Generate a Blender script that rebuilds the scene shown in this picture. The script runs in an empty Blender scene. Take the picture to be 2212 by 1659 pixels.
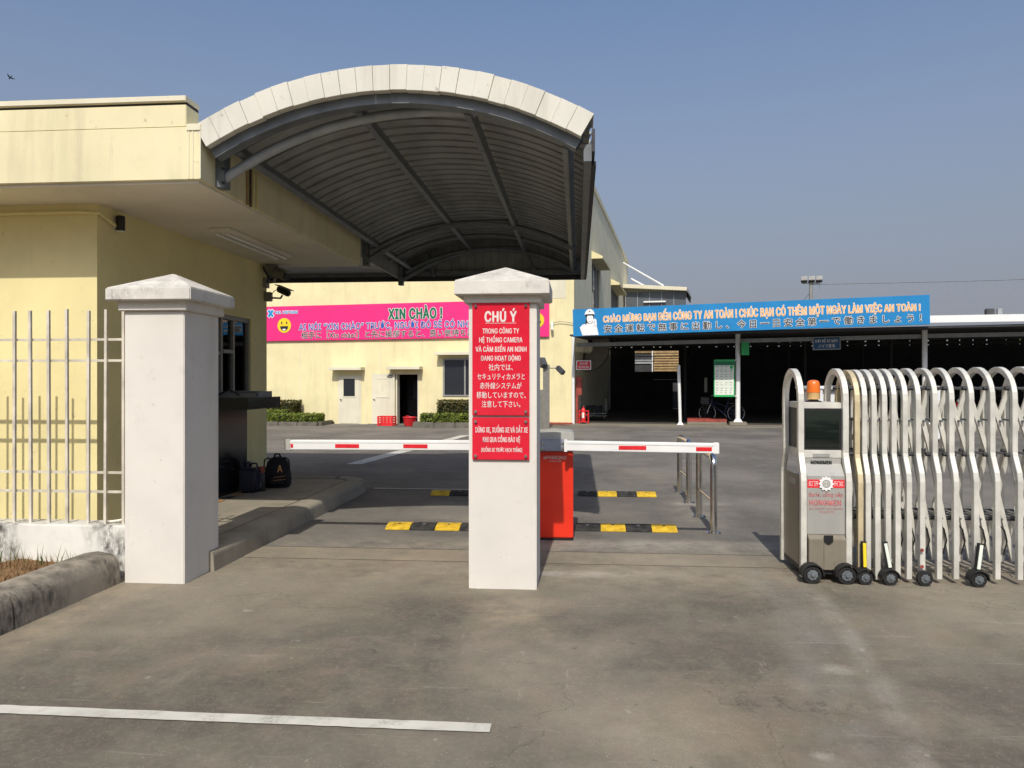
import bpy, bmesh, math, random
from mathutils import Vector, Matrix, Euler
random.seed(7)
R = math.radians
scn = bpy.context.scene
COL = scn.collection

# ------------------------------------------------------------------ camera
cam_d = bpy.data.cameras.new('camera')
cam = bpy.data.objects.new('camera', cam_d)
COL.objects.link(cam)
cam.location = (0, 0, 1.6)
cam.rotation_euler = (R(90), 0, R(4.9))
cam_d.sensor_fit = 'HORIZONTAL'
cam_d.sensor_width = 36.0
cam_d.lens = 36.0 * 1662.0 / 2212.0
cam_d.shift_y = -6.5 / 2212.0
cam_d.clip_start = 0.05
cam_d.clip_end = 5000
scn.camera = cam

# ------------------------------------------------------------------ sky, sun, exposure
SUN_EL, SUN_AZ = 47.0, 182.2
world = bpy.data.worlds.new('World')
scn.world = world
world.use_nodes = True
wn = world.node_tree
for n in list(wn.nodes):
    wn.nodes.remove(n)
sky = wn.nodes.new('ShaderNodeTexSky')
sky.sky_type = 'NISHITA'
sky.sun_disc = False
sky.sun_elevation = R(SUN_EL)
sky.sun_rotation = R(SUN_AZ)
sky.altitude = 0
sky.air_density = 1.0
sky.dust_density = 2.6
sky.ozone_density = 4.0
bg = wn.nodes.new('ShaderNodeBackground')
bg.inputs['Strength'].default_value = 0.142
wo = wn.nodes.new('ShaderNodeOutputWorld')
# haze towards the horizon, the same all round
wtc = wn.nodes.new('ShaderNodeTexCoord')
wsx = wn.nodes.new('ShaderNodeSeparateXYZ')
wmr = wn.nodes.new('ShaderNodeMapRange')
wmr.interpolation_type = 'SMOOTHSTEP'
wmr.inputs['From Min'].default_value = -.02
wmr.inputs['From Max'].default_value = .60
wmr.inputs['To Min'].default_value = 1.0
wmr.inputs['To Max'].default_value = 0.0
wmx = wn.nodes.new('ShaderNodeMix')
wmx.data_type = 'RGBA'
wmx.inputs[7].default_value = (1.98, 2.09, 2.44, 1)
wn.links.new(wtc.outputs['Generated'], wsx.inputs[0])
wn.links.new(wsx.outputs[2], wmr.inputs['Value'])
wn.links.new(wmr.outputs[0], wmx.inputs[0])
wn.links.new(sky.outputs[0], wmx.inputs[6])
wn.links.new(wmx.outputs[2], bg.inputs[0])
wn.links.new(bg.outputs[0], wo.inputs[0])

sun_d = bpy.data.lights.new('sun', 'SUN')
sun_d.energy = 3.6
sun_d.angle = R(0.53)
sun_d.color = (1.0, 0.945, 0.85)
sun = bpy.data.objects.new('sun', sun_d)
COL.objects.link(sun)
az = R(SUN_AZ)
to_sun = Vector((math.sin(az) * math.cos(R(SUN_EL)), math.cos(az) * math.cos(R(SUN_EL)), math.sin(R(SUN_EL))))
sun.rotation_euler = to_sun.to_track_quat('Z', 'Y').to_euler()
sun.location = (-5, -20, 30)

scn.view_settings.view_transform = 'Standard'
scn.view_settings.look = 'None'
scn.view_settings.exposure = 0.0
scn.view_settings.gamma = 1.0
scn.view_settings.use_curve_mapping = False
scn.render.engine = 'CYCLES'
scn.cycles.max_bounces = 8
scn.cycles.use_denoising = True

# ------------------------------------------------------------------ materials
def nt(name):
    m = bpy.data.materials.new(name)
    m.use_nodes = True
    t = m.node_tree
    b = t.nodes['Principled BSDF']
    return m, t, b

def noise(t, co, scale, detail=4, rough=0.55, stretch=None, off=0.0):
    if stretch or off:
        mp = t.nodes.new('ShaderNodeMapping')
        mp.inputs['Scale'].default_value = stretch or (1, 1, 1)
        mp.inputs['Location'].default_value = (off, off * 1.7, off * 0.6)
        t.links.new(co, mp.inputs[0])
        co = mp.outputs[0]
    n = t.nodes.new('ShaderNodeTexNoise')
    n.inputs['Scale'].default_value = scale
    n.inputs['Detail'].default_value = detail
    n.inputs['Roughness'].default_value = rough
    t.links.new(co, n.inputs['Vector'])
    return n.outputs['Fac']

def ramp(t, fac, lo, hi):
    r = t.nodes.new('ShaderNodeMapRange')
    r.inputs['From Min'].default_value = lo
    r.inputs['From Max'].default_value = hi
    t.links.new(fac, r.inputs['Value'])
    return r.outputs[0]

def mul(t, a, b):
    m = t.nodes.new('ShaderNodeMath')
    m.operation = 'MULTIPLY'
    for i, v in enumerate((a, b)):
        if isinstance(v, (int, float)):
            m.inputs[i].default_value = v
        else:
            t.links.new(v, m.inputs[i])
    return m.outputs[0]

def mix(t, fac, a, b, mode='MIX'):
    m = t.nodes.new('ShaderNodeMix')
    m.data_type = 'RGBA'
    m.blend_type = mode
    for i, v in ((0, fac), (6, a), (7, b)):
        if isinstance(v, (int, float)):
            m.inputs[i].default_value = v
        elif isinstance(v, tuple):
            m.inputs[i].default_value = v + (1.0,) if len(v) == 3 else v
        else:
            t.links.new(v, m.inputs[i])
    return m.outputs[2]

def bump(t, b, fac, strength, dist=0.01):
    n = t.nodes.new('ShaderNodeBump')
    n.inputs['Strength'].default_value = strength
    n.inputs['Distance'].default_value = dist
    t.links.new(fac, n.inputs['Height'])
    t.links.new(n.outputs[0], b.inputs['Normal'])

def pos(t):
    return t.nodes.new('ShaderNodeNewGeometry').outputs['Position']

def plain(name, c, rough=0.5, metal=0.0, var=0.12, scale=9.0, spec=0.5, coat=0.0, bmp=0.0, bscale=80):
    m, t, b = nt(name)
    p = pos(t)
    f = noise(t, p, scale, 5)
    d = tuple(x * (1 - var * 1.6) for x in c)
    l = tuple(min(1, x * (1 + var)) for x in c)
    t.links.new(mix(t, ramp(t, f, .3, .7), d, l), b.inputs['Base Color'])
    b.inputs['Metallic'].default_value = metal
    b.inputs['Specular IOR Level'].default_value = spec
    b.inputs['Coat Weight'].default_value = coat
    rr = t.nodes.new('ShaderNodeMapRange')
    rr.inputs['To Min'].default_value = max(0.02, rough - .08)
    rr.inputs['To Max'].default_value = min(1, rough + .1)
    t.links.new(noise(t, p, scale * 3, 3), rr.inputs['Value'])
    t.links.new(rr.outputs[0], b.inputs['Roughness'])
    if bmp:
        bump(t, b, noise(t, p, bscale, 3), bmp)
    return m

def plaster(name, c, stain=(.35, .33, .26), amt=.5, streak=.5, green=0.0, rough=.85):
    m, t, b = nt(name)
    p = pos(t)
    col = mix(t, ramp(t, noise(t, p, 1.3, 5, .6), .3, .7), tuple(x * .9 for x in c), tuple(min(1, x * 1.05) for x in c))
    st = ramp(t, noise(t, p, 2.2, 6, .65, (1.6, 1.6, .16)), .52, .8)
    col = mix(t, mul(t, st, streak), col, stain)
    bl = ramp(t, noise(t, p, 5.0, 7, .7, off=4.0), .6, .82)
    col = mix(t, mul(t, bl, amt), col, stain)
    sp = ramp(t, noise(t, p, 13.0, 4, .65, None, 14.0), .66, .72)
    col = mix(t, mul(t, sp, .5), col, tuple(x * .75 for x in stain))
    hs = ramp(t, noise(t, p, 6.0, 6, .75, (1, 1, .08), 7.0), .62, .74)
    col = mix(t, mul(t, hs, streak * .9), col, tuple(x * .8 for x in stain))
    if green:
        g = ramp(t, noise(t, p, 1.7, 4, .6, (1.5, 1.5, .6), 9.0), .5, .75)
        col = mix(t, mul(t, g, green), col, (c[0] * .72, c[1] * .86, c[2] * .8))
    t.links.new(col, b.inputs['Base Color'])
    b.inputs['Roughness'].default_value = rough
    b.inputs['Specular IOR Level'].default_value = .25
    bump(t, b, noise(t, p, 60, 4), .12, .004)
    return m

def mouldy(name, c, mould=(.045, .045, .04), lo=.5, hi=.62, scale=3.0, stretch=(1, 1, .7), amt=.9, top=0.0, off=0.0):
    """pale plaster or concrete with dark mould patches of their own shape"""
    m, t, b = nt(name)
    p = pos(t)
    col = mix(t, ramp(t, noise(t, p, 2.5, 6, .6), .3, .7), tuple(x * .82 for x in c), tuple(min(1, x * 1.06) for x in c))
    big = ramp(t, noise(t, p, scale, 3, .5, stretch, off), lo, hi)
    fine = ramp(t, noise(t, p, scale * 9, 6, .75, (1, 1, .5)), .36, .62)
    f = mul(t, big, fine)
    if top:
        sx = t.nodes.new('ShaderNodeSeparateXYZ')
        t.links.new(t.nodes.new('ShaderNodeNewGeometry').outputs['Normal'], sx.inputs[0])
        f2 = mul(t, ramp(t, sx.outputs[2], .15, .9), mul(t, ramp(t, noise(t, p, scale * 2.2, 6, .7, None, 3.0), .36, .6), top))
        mx = t.nodes.new('ShaderNodeMath')
        mx.operation = 'MAXIMUM'
        t.links.new(f, mx.inputs[0]); t.links.new(f2, mx.inputs[1])
        f = mx.outputs[0]
    col = mix(t, mul(t, f, amt), col, mould)
    t.links.new(col, b.inputs['Base Color'])
    b.inputs['Roughness'].default_value = .9
    b.inputs['Specular IOR Level'].default_value = .2
    bump(t, b, noise(t, p, 45, 6, .7), .35, .006)
    return m

def patch(t, p, cx, cy, rx, ry, rot=0.0):
    mp = t.nodes.new('ShaderNodeMapping')
    mp.vector_type = 'TEXTURE'
    mp.inputs['Location'].default_value = (cx, cy, 0)
    mp.inputs['Rotation'].default_value = (0, 0, R(rot))
    mp.inputs['Scale'].default_value = (rx, ry, 1000)
    t.links.new(p, mp.inputs[0])
    ln = t.nodes.new('ShaderNodeVectorMath')
    ln.operation = 'LENGTH'
    t.links.new(mp.outputs[0], ln.inputs[0])
    return mul(t, ramp(t, ln.outputs['Value'], 1.0, .2), ramp(t, noise(t, p, 3.5, 4, .72, None, cx), .33, .62))

def pavement(name, a, bcol, grain=.5, warm=(.30, .235, .155), dark=.55, spots=(), cracks=0.0, arcs=()):
    m, t, b = nt(name)
    p = pos(t)
    def lay(col, fac, amt, c):
        return mix(t, mul(t, fac, amt), col, c)
    col = mix(t, ramp(t, noise(t, p, .42, 6, .62), .42, .58), bcol, a)
    # broad dark traffic film and pale worn patches
    col = lay(col, ramp(t, noise(t, p, .8, 6, .68, (1, .7, 1), 2.0), .5, .66), dark, tuple(x * .58 for x in bcol))
    col = lay(col, ramp(t, noise(t, p, .7, 6, .66, (.8, .5, 1), 5.0), .54, .70), .55, warm)
    col = lay(col, ramp(t, noise(t, p, 2.4, 5, .75, (1, .6, 1), 8.0), .54, .74), .4, tuple(min(1, x * 1.35) for x in a))
    col = lay(col, ramp(t, noise(t, p, 3.1, 5, .72, (.7, 1, 1), 15.0), .55, .72), .4, tuple(x * .5 for x in a))
    for cx, cy, rx, ry, rot, amt, c in spots:
        col = lay(col, patch(t, p, cx, cy, rx, ry, rot), amt, c)
    for ax, ay, ar, w, amt, c in arcs:          # wheel path
        vm = t.nodes.new('ShaderNodeVectorMath')
        vm.operation = 'DISTANCE'
        vm.inputs[1].default_value = (ax, ay, 0)
        t.links.new(p, vm.inputs[0])
        d = t.nodes.new('ShaderNodeMath')
        d.operation = 'SUBTRACT'
        d.inputs[1].default_value = ar
        t.links.new(vm.outputs['Value'], d.inputs[0])
        ab = t.nodes.new('ShaderNodeMath')
        ab.operation = 'ABSOLUTE'
        t.links.new(d.outputs[0], ab.inputs[0])
        col = lay(col, mul(t, ramp(t, ab.outputs[0], w, w * .3), ramp(t, noise(t, p, 1.8, 8, .8, None, 31.0), .42, .62)), amt, c)
    if cracks:
        wv = t.nodes.new('ShaderNodeVectorMath')
        wv.operation = 'ADD'
        nz_ = t.nodes.new('ShaderNodeTexNoise')
        nz_.inputs['Scale'].default_value = 2.2
        nz_.inputs['Detail'].default_value = 6
        t.links.new(p, nz_.inputs['Vector'])
        t.links.new(p, wv.inputs[0]); t.links.new(nz_.outputs['Color'], wv.inputs[1])
        vc = t.nodes.new('ShaderNodeTexVoronoi')
        vc.feature = 'DISTANCE_TO_EDGE'
        vc.inputs['Scale'].default_value = .62
        t.links.new(wv.outputs[0], vc.inputs['Vector'])
        col = lay(col, mul(t, ramp(t, vc.outputs['Distance'], .0065, .0015), ramp(t, noise(t, p, .6, 3, .5, None, 41.0), .5, .58)), cracks, tuple(x * .3 for x in bcol))
    # scuffs, scratches, drips and specks
    col = lay(col, ramp(t, noise(t, p, 5, 5, .8, (.18, 2.4, 1), 3.0), .60, .68), .45, tuple(min(1, x * 1.6) for x in a))
    col = lay(col, ramp(t, noise(t, p, 5, 5, .8, (2.2, .3, 1), 23.0), .63, .69), .35, tuple(min(1, x * 1.6) for x in a))
    col = lay(col, ramp(t, noise(t, p, 9, 3, .6, None, 6.0), .70, .75), .5, (.46, .43, .37))
    col = lay(col, ramp(t, noise(t, p, 8, 3, .6, None, 11.0), .70, .76), .7, (.055, .05, .045))
    hm = noise(t, p, 5.5, 4, .7, None, 51.0)
    col = lay(col, ramp(t, hm, .5, .68), .35, (a[0] * .92, a[1] * .82, a[2] * .82))
    col = lay(col, ramp(t, hm, .5, .34), .35, (a[0] * .74, a[1] * .82, a[2] * .74))
    g = noise(t, p, 120, 3, .9)
    col = lay(col, ramp(t, g, .44, .64), grain * .8, tuple(x * .34 for x in a))
    g2 = noise(t, p, 30, 3, .75)
    col = lay(col, ramp(t, g2, .5, .70), .16, tuple(min(1, x * 1.5) for x in a))
    vo = t.nodes.new('ShaderNodeTexVoronoi')
    vo.inputs['Scale'].default_value = 40
    t.links.new(p, vo.inputs['Vector'])
    col = lay(col, ramp(t, vo.outputs['Distance'], .14, .06), .5, (.5, .46, .38))
    t.links.new(col, b.inputs['Base Color'])
    b.inputs['Roughness'].default_value = .88
    b.inputs['Specular IOR Level'].default_value = .25
    bump(t, b, g, .5, .004)
    return m

def glass(name, c=(.02, .025, .03), rough=.03):
    m, t, b = nt(name)
    b.inputs['Base Color'].default_value = c + (1,)
    b.inputs['Roughness'].default_value = rough
    b.inputs['Specular IOR Level'].default_value = .75
    return m

def clear_glass(name):
    m, t, b = nt(name)
    t.nodes.remove(b)
    out = t.nodes['Material Output']
    tr = t.nodes.new('ShaderNodeBsdfTransparent')
    tr.inputs[0].default_value = (.42, .45, .46, 1)
    gl = t.nodes.new('ShaderNodeBsdfGlossy')
    gl.inputs['Roughness'].default_value = .02
    fr = t.nodes.new('ShaderNodeFresnel')
    fr.inputs['IOR'].default_value = 1.75
    ms = t.nodes.new('ShaderNodeMixShader')
    t.links.new(fr.outputs[0], ms.inputs[0])
    t.links.new(tr.outputs[0], ms.inputs[1])
    t.links.new(gl.outputs[0], ms.inputs[2])
    t.links.new(ms.outputs[0], out.inputs[0])
    return m

def leafmat(name, a, b2, c3):
    m, t, b = nt(name)
    p = pos(t)
    col = mix(t, ramp(t, noise(t, p, 5.0, 4), .35, .65), a, b2)
    oi = noise(t, p, 40, 1)
    col = mix(t, ramp(t, oi, .55, .75), col, c3)
    t.links.new(col, b.inputs['Base Color'])
    b.inputs['Roughness'].default_value = .55
    b.inputs['Specular IOR Level'].default_value = .3
    return m

M = {}
M['threshold'] = pavement('pale threshold concrete', (.31, .268, .20), (.205, .18, .14), .45, (.36, .29, .2), .45)
M['forecourt'] = pavement('forecourt concrete', (.262, .228, .172), (.128, .113, .09), .55, (.31, .24, .155), .6, (
    (-.3, 6.45, 7.0, .8, 0, .85, (.33, .285, .21)), (-2.2, 5.6, 1.6, .9, -20, .65, (.27, .235, .17)), (-.9, 5.35, .55, .5, 20, .8, (.085, .075, .064)), (-.45, 5.3, .5, .8, 0, .7, (.37, .30, .20)), (-.03, 6.4, 1.1, .16, 4, .9, (.46, .42, .35)),
    (.45, 4.4, .7, .45, 10, .7, (.085, .078, .066)), (-3.45, 5.0, .35, 1.6, 0, .75, (.38, .31, .21)), (1.44, 4.41, .13, .1, 0, .9, (.48, .44, .36)),
    (1.04, 3.38, .06, .05, 0, .9, (.5, .46, .38)), (-1.6, 4.5, .9, .5, -15, .6, (.10, .09, .075)), (.35, 3.6, .7, .35, 0, .5, (.36, .31, .235)),
    (2.6, 3.9, .8, .9, 30, .6, (.085, .08, .068)), (-.85, 4.6, .18, .7, 5, .6, (.075, .068, .058)), (-2.3, 3.0, .9, .35, 0, .6, (.11, .10, .08))), .38,
    ((-14.447, 6.859, 16.25, .10, .5, (.38, .35, .30)), (-14.447, 6.859, 15.98, .22, .45, (.27, .265, .24))))
M['yard'] = pavement('yard paving', (.215, .196, .168), (.128, .119, .107), .55, (.27, .235, .185), .5, ((-.3, 7.4, 7.0, .55, 0, .8, (.34, .30, .235)), (.7, 7.6, 1.7, .3, 3, .8, (.44, .40, .33)), (1.45, 9.4, .5, 1.6, 0, .6, (.36, .33, .27)), (-1.2, 8.9, .8, .3, 0, .7, (.40, .35, .27)), (1.5, 10.2, .5, .18, 0, .8, (.45, .42, .36))), .35)
M['slab'] = pavement('pale slab', (.25, .225, .175), (.22, .2, .16), .3, (.3, .25, .17))
M['earth'] = pavement('surrounding ground', (.16, .15, .12), (.13, .125, .1), .4)
M['line'] = mouldy('worn white road paint', (.60, .58, .50), (.17, .155, .125), .46, .7, 6, (1, 1, 1), .7)
M['white_plaster'] = plaster('white pillar paint', (.71, .675, .61), (.40, .365, .30), .45, .38)
M['cap'] = mouldy('pillar cap paint', (.70, .665, .60), (.16, .15, .13), .5, .66, 5.5, (1, 1, .8), .6, .55)
M['lowwall'] = mouldy('mouldy low wall', (.78, .76, .69), (.06, .058, .05), .5, .6, 2.6, (1, 1, .45), .92, .35, 1.3)
M['kerb'] = mouldy('weathered kerb', (.33, .29, .23), (.05, .046, .04), .42, .56, 2.3, (1, 1, 1), .85, .95)
M['island_kerb'] = mouldy('island concrete', (.32, .285, .22), (.15, .135, .105), .5, .64, 2.0, (1, 1, 1), .6, .1)
M['yellow'] = plaster('cream yellow wall paint', (.81, .72, .42), (.5, .44, .28), .3, .42)
M['yellow_low'] = plaster('cream yellow guardhouse paint', (.78, .685, .355), (.48, .43, .26), .3, .25)
M['fascia'] = plaster('cream fascia paint', (.78, .70, .45), (.38, .34, .24), .35, .5, .5)
M['cream'] = plaster('pale cream paint', (.74, .69, .52), (.4, .36, .27), .3, .3)
M['side'] = plaster('sun lightened green cream paint', (.86, .80, .58), (.45, .42, .32), .25, .35, .3)  # cream lightened to carry the sun's glow on the side wall
M['soffit'] = plaster('soffit paint', (.72, .67, .56), (.45, .4, .32), .2, .0)
M['trim'] = plaster('off white folded sheet', (.68, .655, .57), (.33, .29, .22), .3, .5, 0, .55)
M['sheet'] = plain('grey roof sheet', (.29, .295, .285), .5, .0, .15, 4)
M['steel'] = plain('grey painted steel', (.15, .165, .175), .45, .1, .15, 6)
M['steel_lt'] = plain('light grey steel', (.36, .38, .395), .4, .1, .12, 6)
M['dark'] = plain('dark steel', (.03, .03, .032), .6, 0, .2, 6)
M['black'] = plain('black plastic', (.014, .014, .015), .45, 0, .2, 9)
M['rubber'] = plain('black rubber', (.022, .021, .02), .75, 0, .25, 20, .3, 0, .2)
M['hump_black'] = plain('dusty black rubber', (.045, .043, .04), .8, 0, .35, 14, .3, 0, .25)
M['hump_yellow'] = plain('dusty yellow rubber', (.68, .45, .035), .7, 0, .2, 14, .3, 0, .2)
M['alu'] = plain('gate alloy', (.70, .68, .605), .42, .25, .12, 7, .5, 0, .05, 40)
M['alu_yellow'] = plain('yellowed gate alloy', (.66, .55, .34), .42, .25, .14, 7)
M['alu_dark'] = plain('dull alloy', (.36, .355, .33), .5, .2, .15, 7)
M['stainless'] = plain('stainless steel', (.74, .72, .68), .17, 1.0, .1, 12)
M['drive_steel'] = plaster('brushed drive panel', (.50, .49, .45), (.3, .27, .22), .4, .4, 0, .38)
M['drive_low'] = plaster('dirty lower drive panel', (.30, .265, .205), (.16, .135, .1), .6, .6, 0, .4)
for k_ in ('drive_steel', 'drive_low'):
    M[k_].node_tree.nodes['Principled BSDF'].inputs['Metallic'].default_value = .35
M['screen'] = glass('dark screen', (.008, .012, .010), .02)
M['winglass'] = glass('dark window glass', (.02, .022, .028), .04)
M['pane'] = clear_glass('clear window glass')
M['bluepane'] = glass('tinted glass', (.10, .115, .13), .06)
M['orange'] = plain('orange beacon plastic', (.78, .17, .02), .25, 0, .08, 10, .5, .4)
M['amberlow'] = plain('pale amber plastic', (.62, .40, .17), .35, 0, .1, 10)
M['red_sign'] = plain('red sign acrylic', (.68, .012, .035), .25, 0, .06, 5, .5, .3)
M['sign_white'] = plain('white print', (.74, .68, .64), .5, 0, .06, 20)
M['cab_red'] = plain('orange red cabinet paint', (.80, .035, .012), .35, 0, .06, 4, .5, .2)
M['refl_red'] = plain('red reflector', (.72, .02, .03), .3, 0, .12, 18)
M['arm_white'] = plain('white arm enamel', (.80, .80, .78), .35, 0, .04, 4)
M['clamp'] = plain('blue grey clamp paint', (.27, .30, .37), .4, .1, .08, 6)
M['cabcap'] = plain('grey cabinet top', (.42, .41, .37), .5, 0, .1, 6)
M['pink'] = plain('pink banner print', (.86, .025, .21), .45, 0, .05, 2)
M['blue'] = plain('blue banner print', (.006, .215, .50), .45, 0, .06, 2)
M['blue_sm'] = plain('small blue sign print', (.03, .12, .28), .5, 0, .08, 4)
M['print_white'] = plain('banner white print', (.82, .82, .80), .5, 0, .03, 4)
M['print_black'] = plain('banner black print', (.02, .02, .025), .5, 0, .03, 4)
M['print_blue'] = plain('banner blue print', (.02, .10, .42), .5, 0, .03, 4)
M['print_cyan'] = plain('logo blue print', (.02, .28, .62), .5, 0, .03, 4)
M['print_green'] = plain('banner green print', (.01, .15, .07), .5, 0, .05, 4)
M['print_orange'] = plain('banner orange print', (.85, .44, .15), .5, 0, .1, 6)
M['print_yellow'] = plain('smiley yellow print', (.86, .62, .02), .5, 0, .05, 4)
M['print_grey'] = plain('grey print', (.30, .30, .28), .5, 0, .1, 9)
M['print_red'] = plain('faded red print', (.52, .16, .16), .5, 0, .25, 30)
M['print_brightred'] = plain('red band print', (.72, .03, .04), .45, 0, .06, 8)
M['green_board'] = plain('green board print', (.03, .45, .12), .45, 0, .08, 5)
M['paper'] = plain('pale notice print', (.74, .78, .68), .5, 0, .06, 12)
M['door'] = plaster('cream door paint', (.72, .68, .53), (.42, .38, .29), .3, .3)
M['frame'] = plain('grey aluminium frame', (.36, .35, .32), .4, .3, .1, 8)
M['frame_dk'] = plain('weathered window frame', (.23, .22, .19), .45, .2, .1, 8)
M['granite'] = plain('black granite', (.011, .011, .012), .12, 0, .4, 60, .5)
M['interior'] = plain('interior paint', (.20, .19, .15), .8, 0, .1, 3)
M['shed_dark'] = plain('shade dark shed sheet', (.045, .045, .048), .8, 0, .2, 2)  # deep interior shade put into the sheet colour
M['shed_floor'] = pavement('shade dark floor', (.10, .09, .075), (.08, .075, .065), .3)  # floor colour darkened to stand in for indoor shade
M['red_plastic'] = plain('red plastic', (.72, .025, .03), .4, 0, .1, 8)
M['red_paint'] = plain('red brown paint', (.33, .06, .04), .6, 0, .2, 6)
M['wood'] = plain('pale boards', (.42, .28, .13), .7, 0, .2, 5)
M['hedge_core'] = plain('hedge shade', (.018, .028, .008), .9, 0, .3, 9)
M['leaf_low'] = leafmat('low hedge leaf', (.19, .23, .03), (.09, .14, .02), (.28, .29, .06))
M['leaf_dark'] = leafmat('shrub leaf', (.05, .065, .015), (.10, .085, .02), (.16, .07, .03))
M['leaf_tree'] = leafmat('tree leaf', (.05, .085, .022), (.085, .115, .03), (.12, .14, .05))
M['lawn'] = leafmat('lawn', (.05, .09, .02), (.08, .12, .03), (.1, .13, .04))
M['bark'] = plain('bark', (.10, .075, .05), .9, 0, .3, 12, .2, 0, .5)
M['planter_kerb'] = mouldy('planter kerb', (.17, .155, .125), (.06, .055, .045), .5, .65, 4, (1, 1, 1), .7)
M['dry'] = plain('dry brown grass', (.24, .14, .06), .9, 0, .35, 20)
M['fence_bar'] = plain('faded cream fence paint', (.68, .63, .52), .5, .1, .18, 6)
M['mast'] = plain('galvanised mast', (.33, .32, .29), .5, .3, .1, 6)
M['lamp_face'] = plain('lamp housing', (.09, .092, .095), .4, .2, .15, 8)
M['blue_jug'] = plain('blue jug plastic', (.01, .015, .032), .3, 0, .2, 9)
M['bag'] = plain('black bag cloth', (.012, .012, .013), .85, 0, .3, 20)
M['tan'] = plain('worn orange tape', (.42, .22, .08), .8, 0, .2, 20)
M['car_white'] = plain('white car paint', (.72, .73, .73), .25, 0, .03, 3, .5, .6)
M['bird'] = plain('dark feathers', (.012, .012, .014), .7, 0, .2, 20)
M['duct'] = plain('grey duct', (.22, .21, .19), .6, .2, .1, 4)
M['bike_blue'] = plain('dark blue bike paint', (.02, .035, .10), .35, 0, .1, 8)
M['wallgrey'] = plaster('far pale wall', (.55, .54, .5), (.35, .34, .3), .3, .3)
M['trolley'] = plain('grey green trolley paint', (.23, .26, .24), .5, 0, .1, 8)

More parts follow.
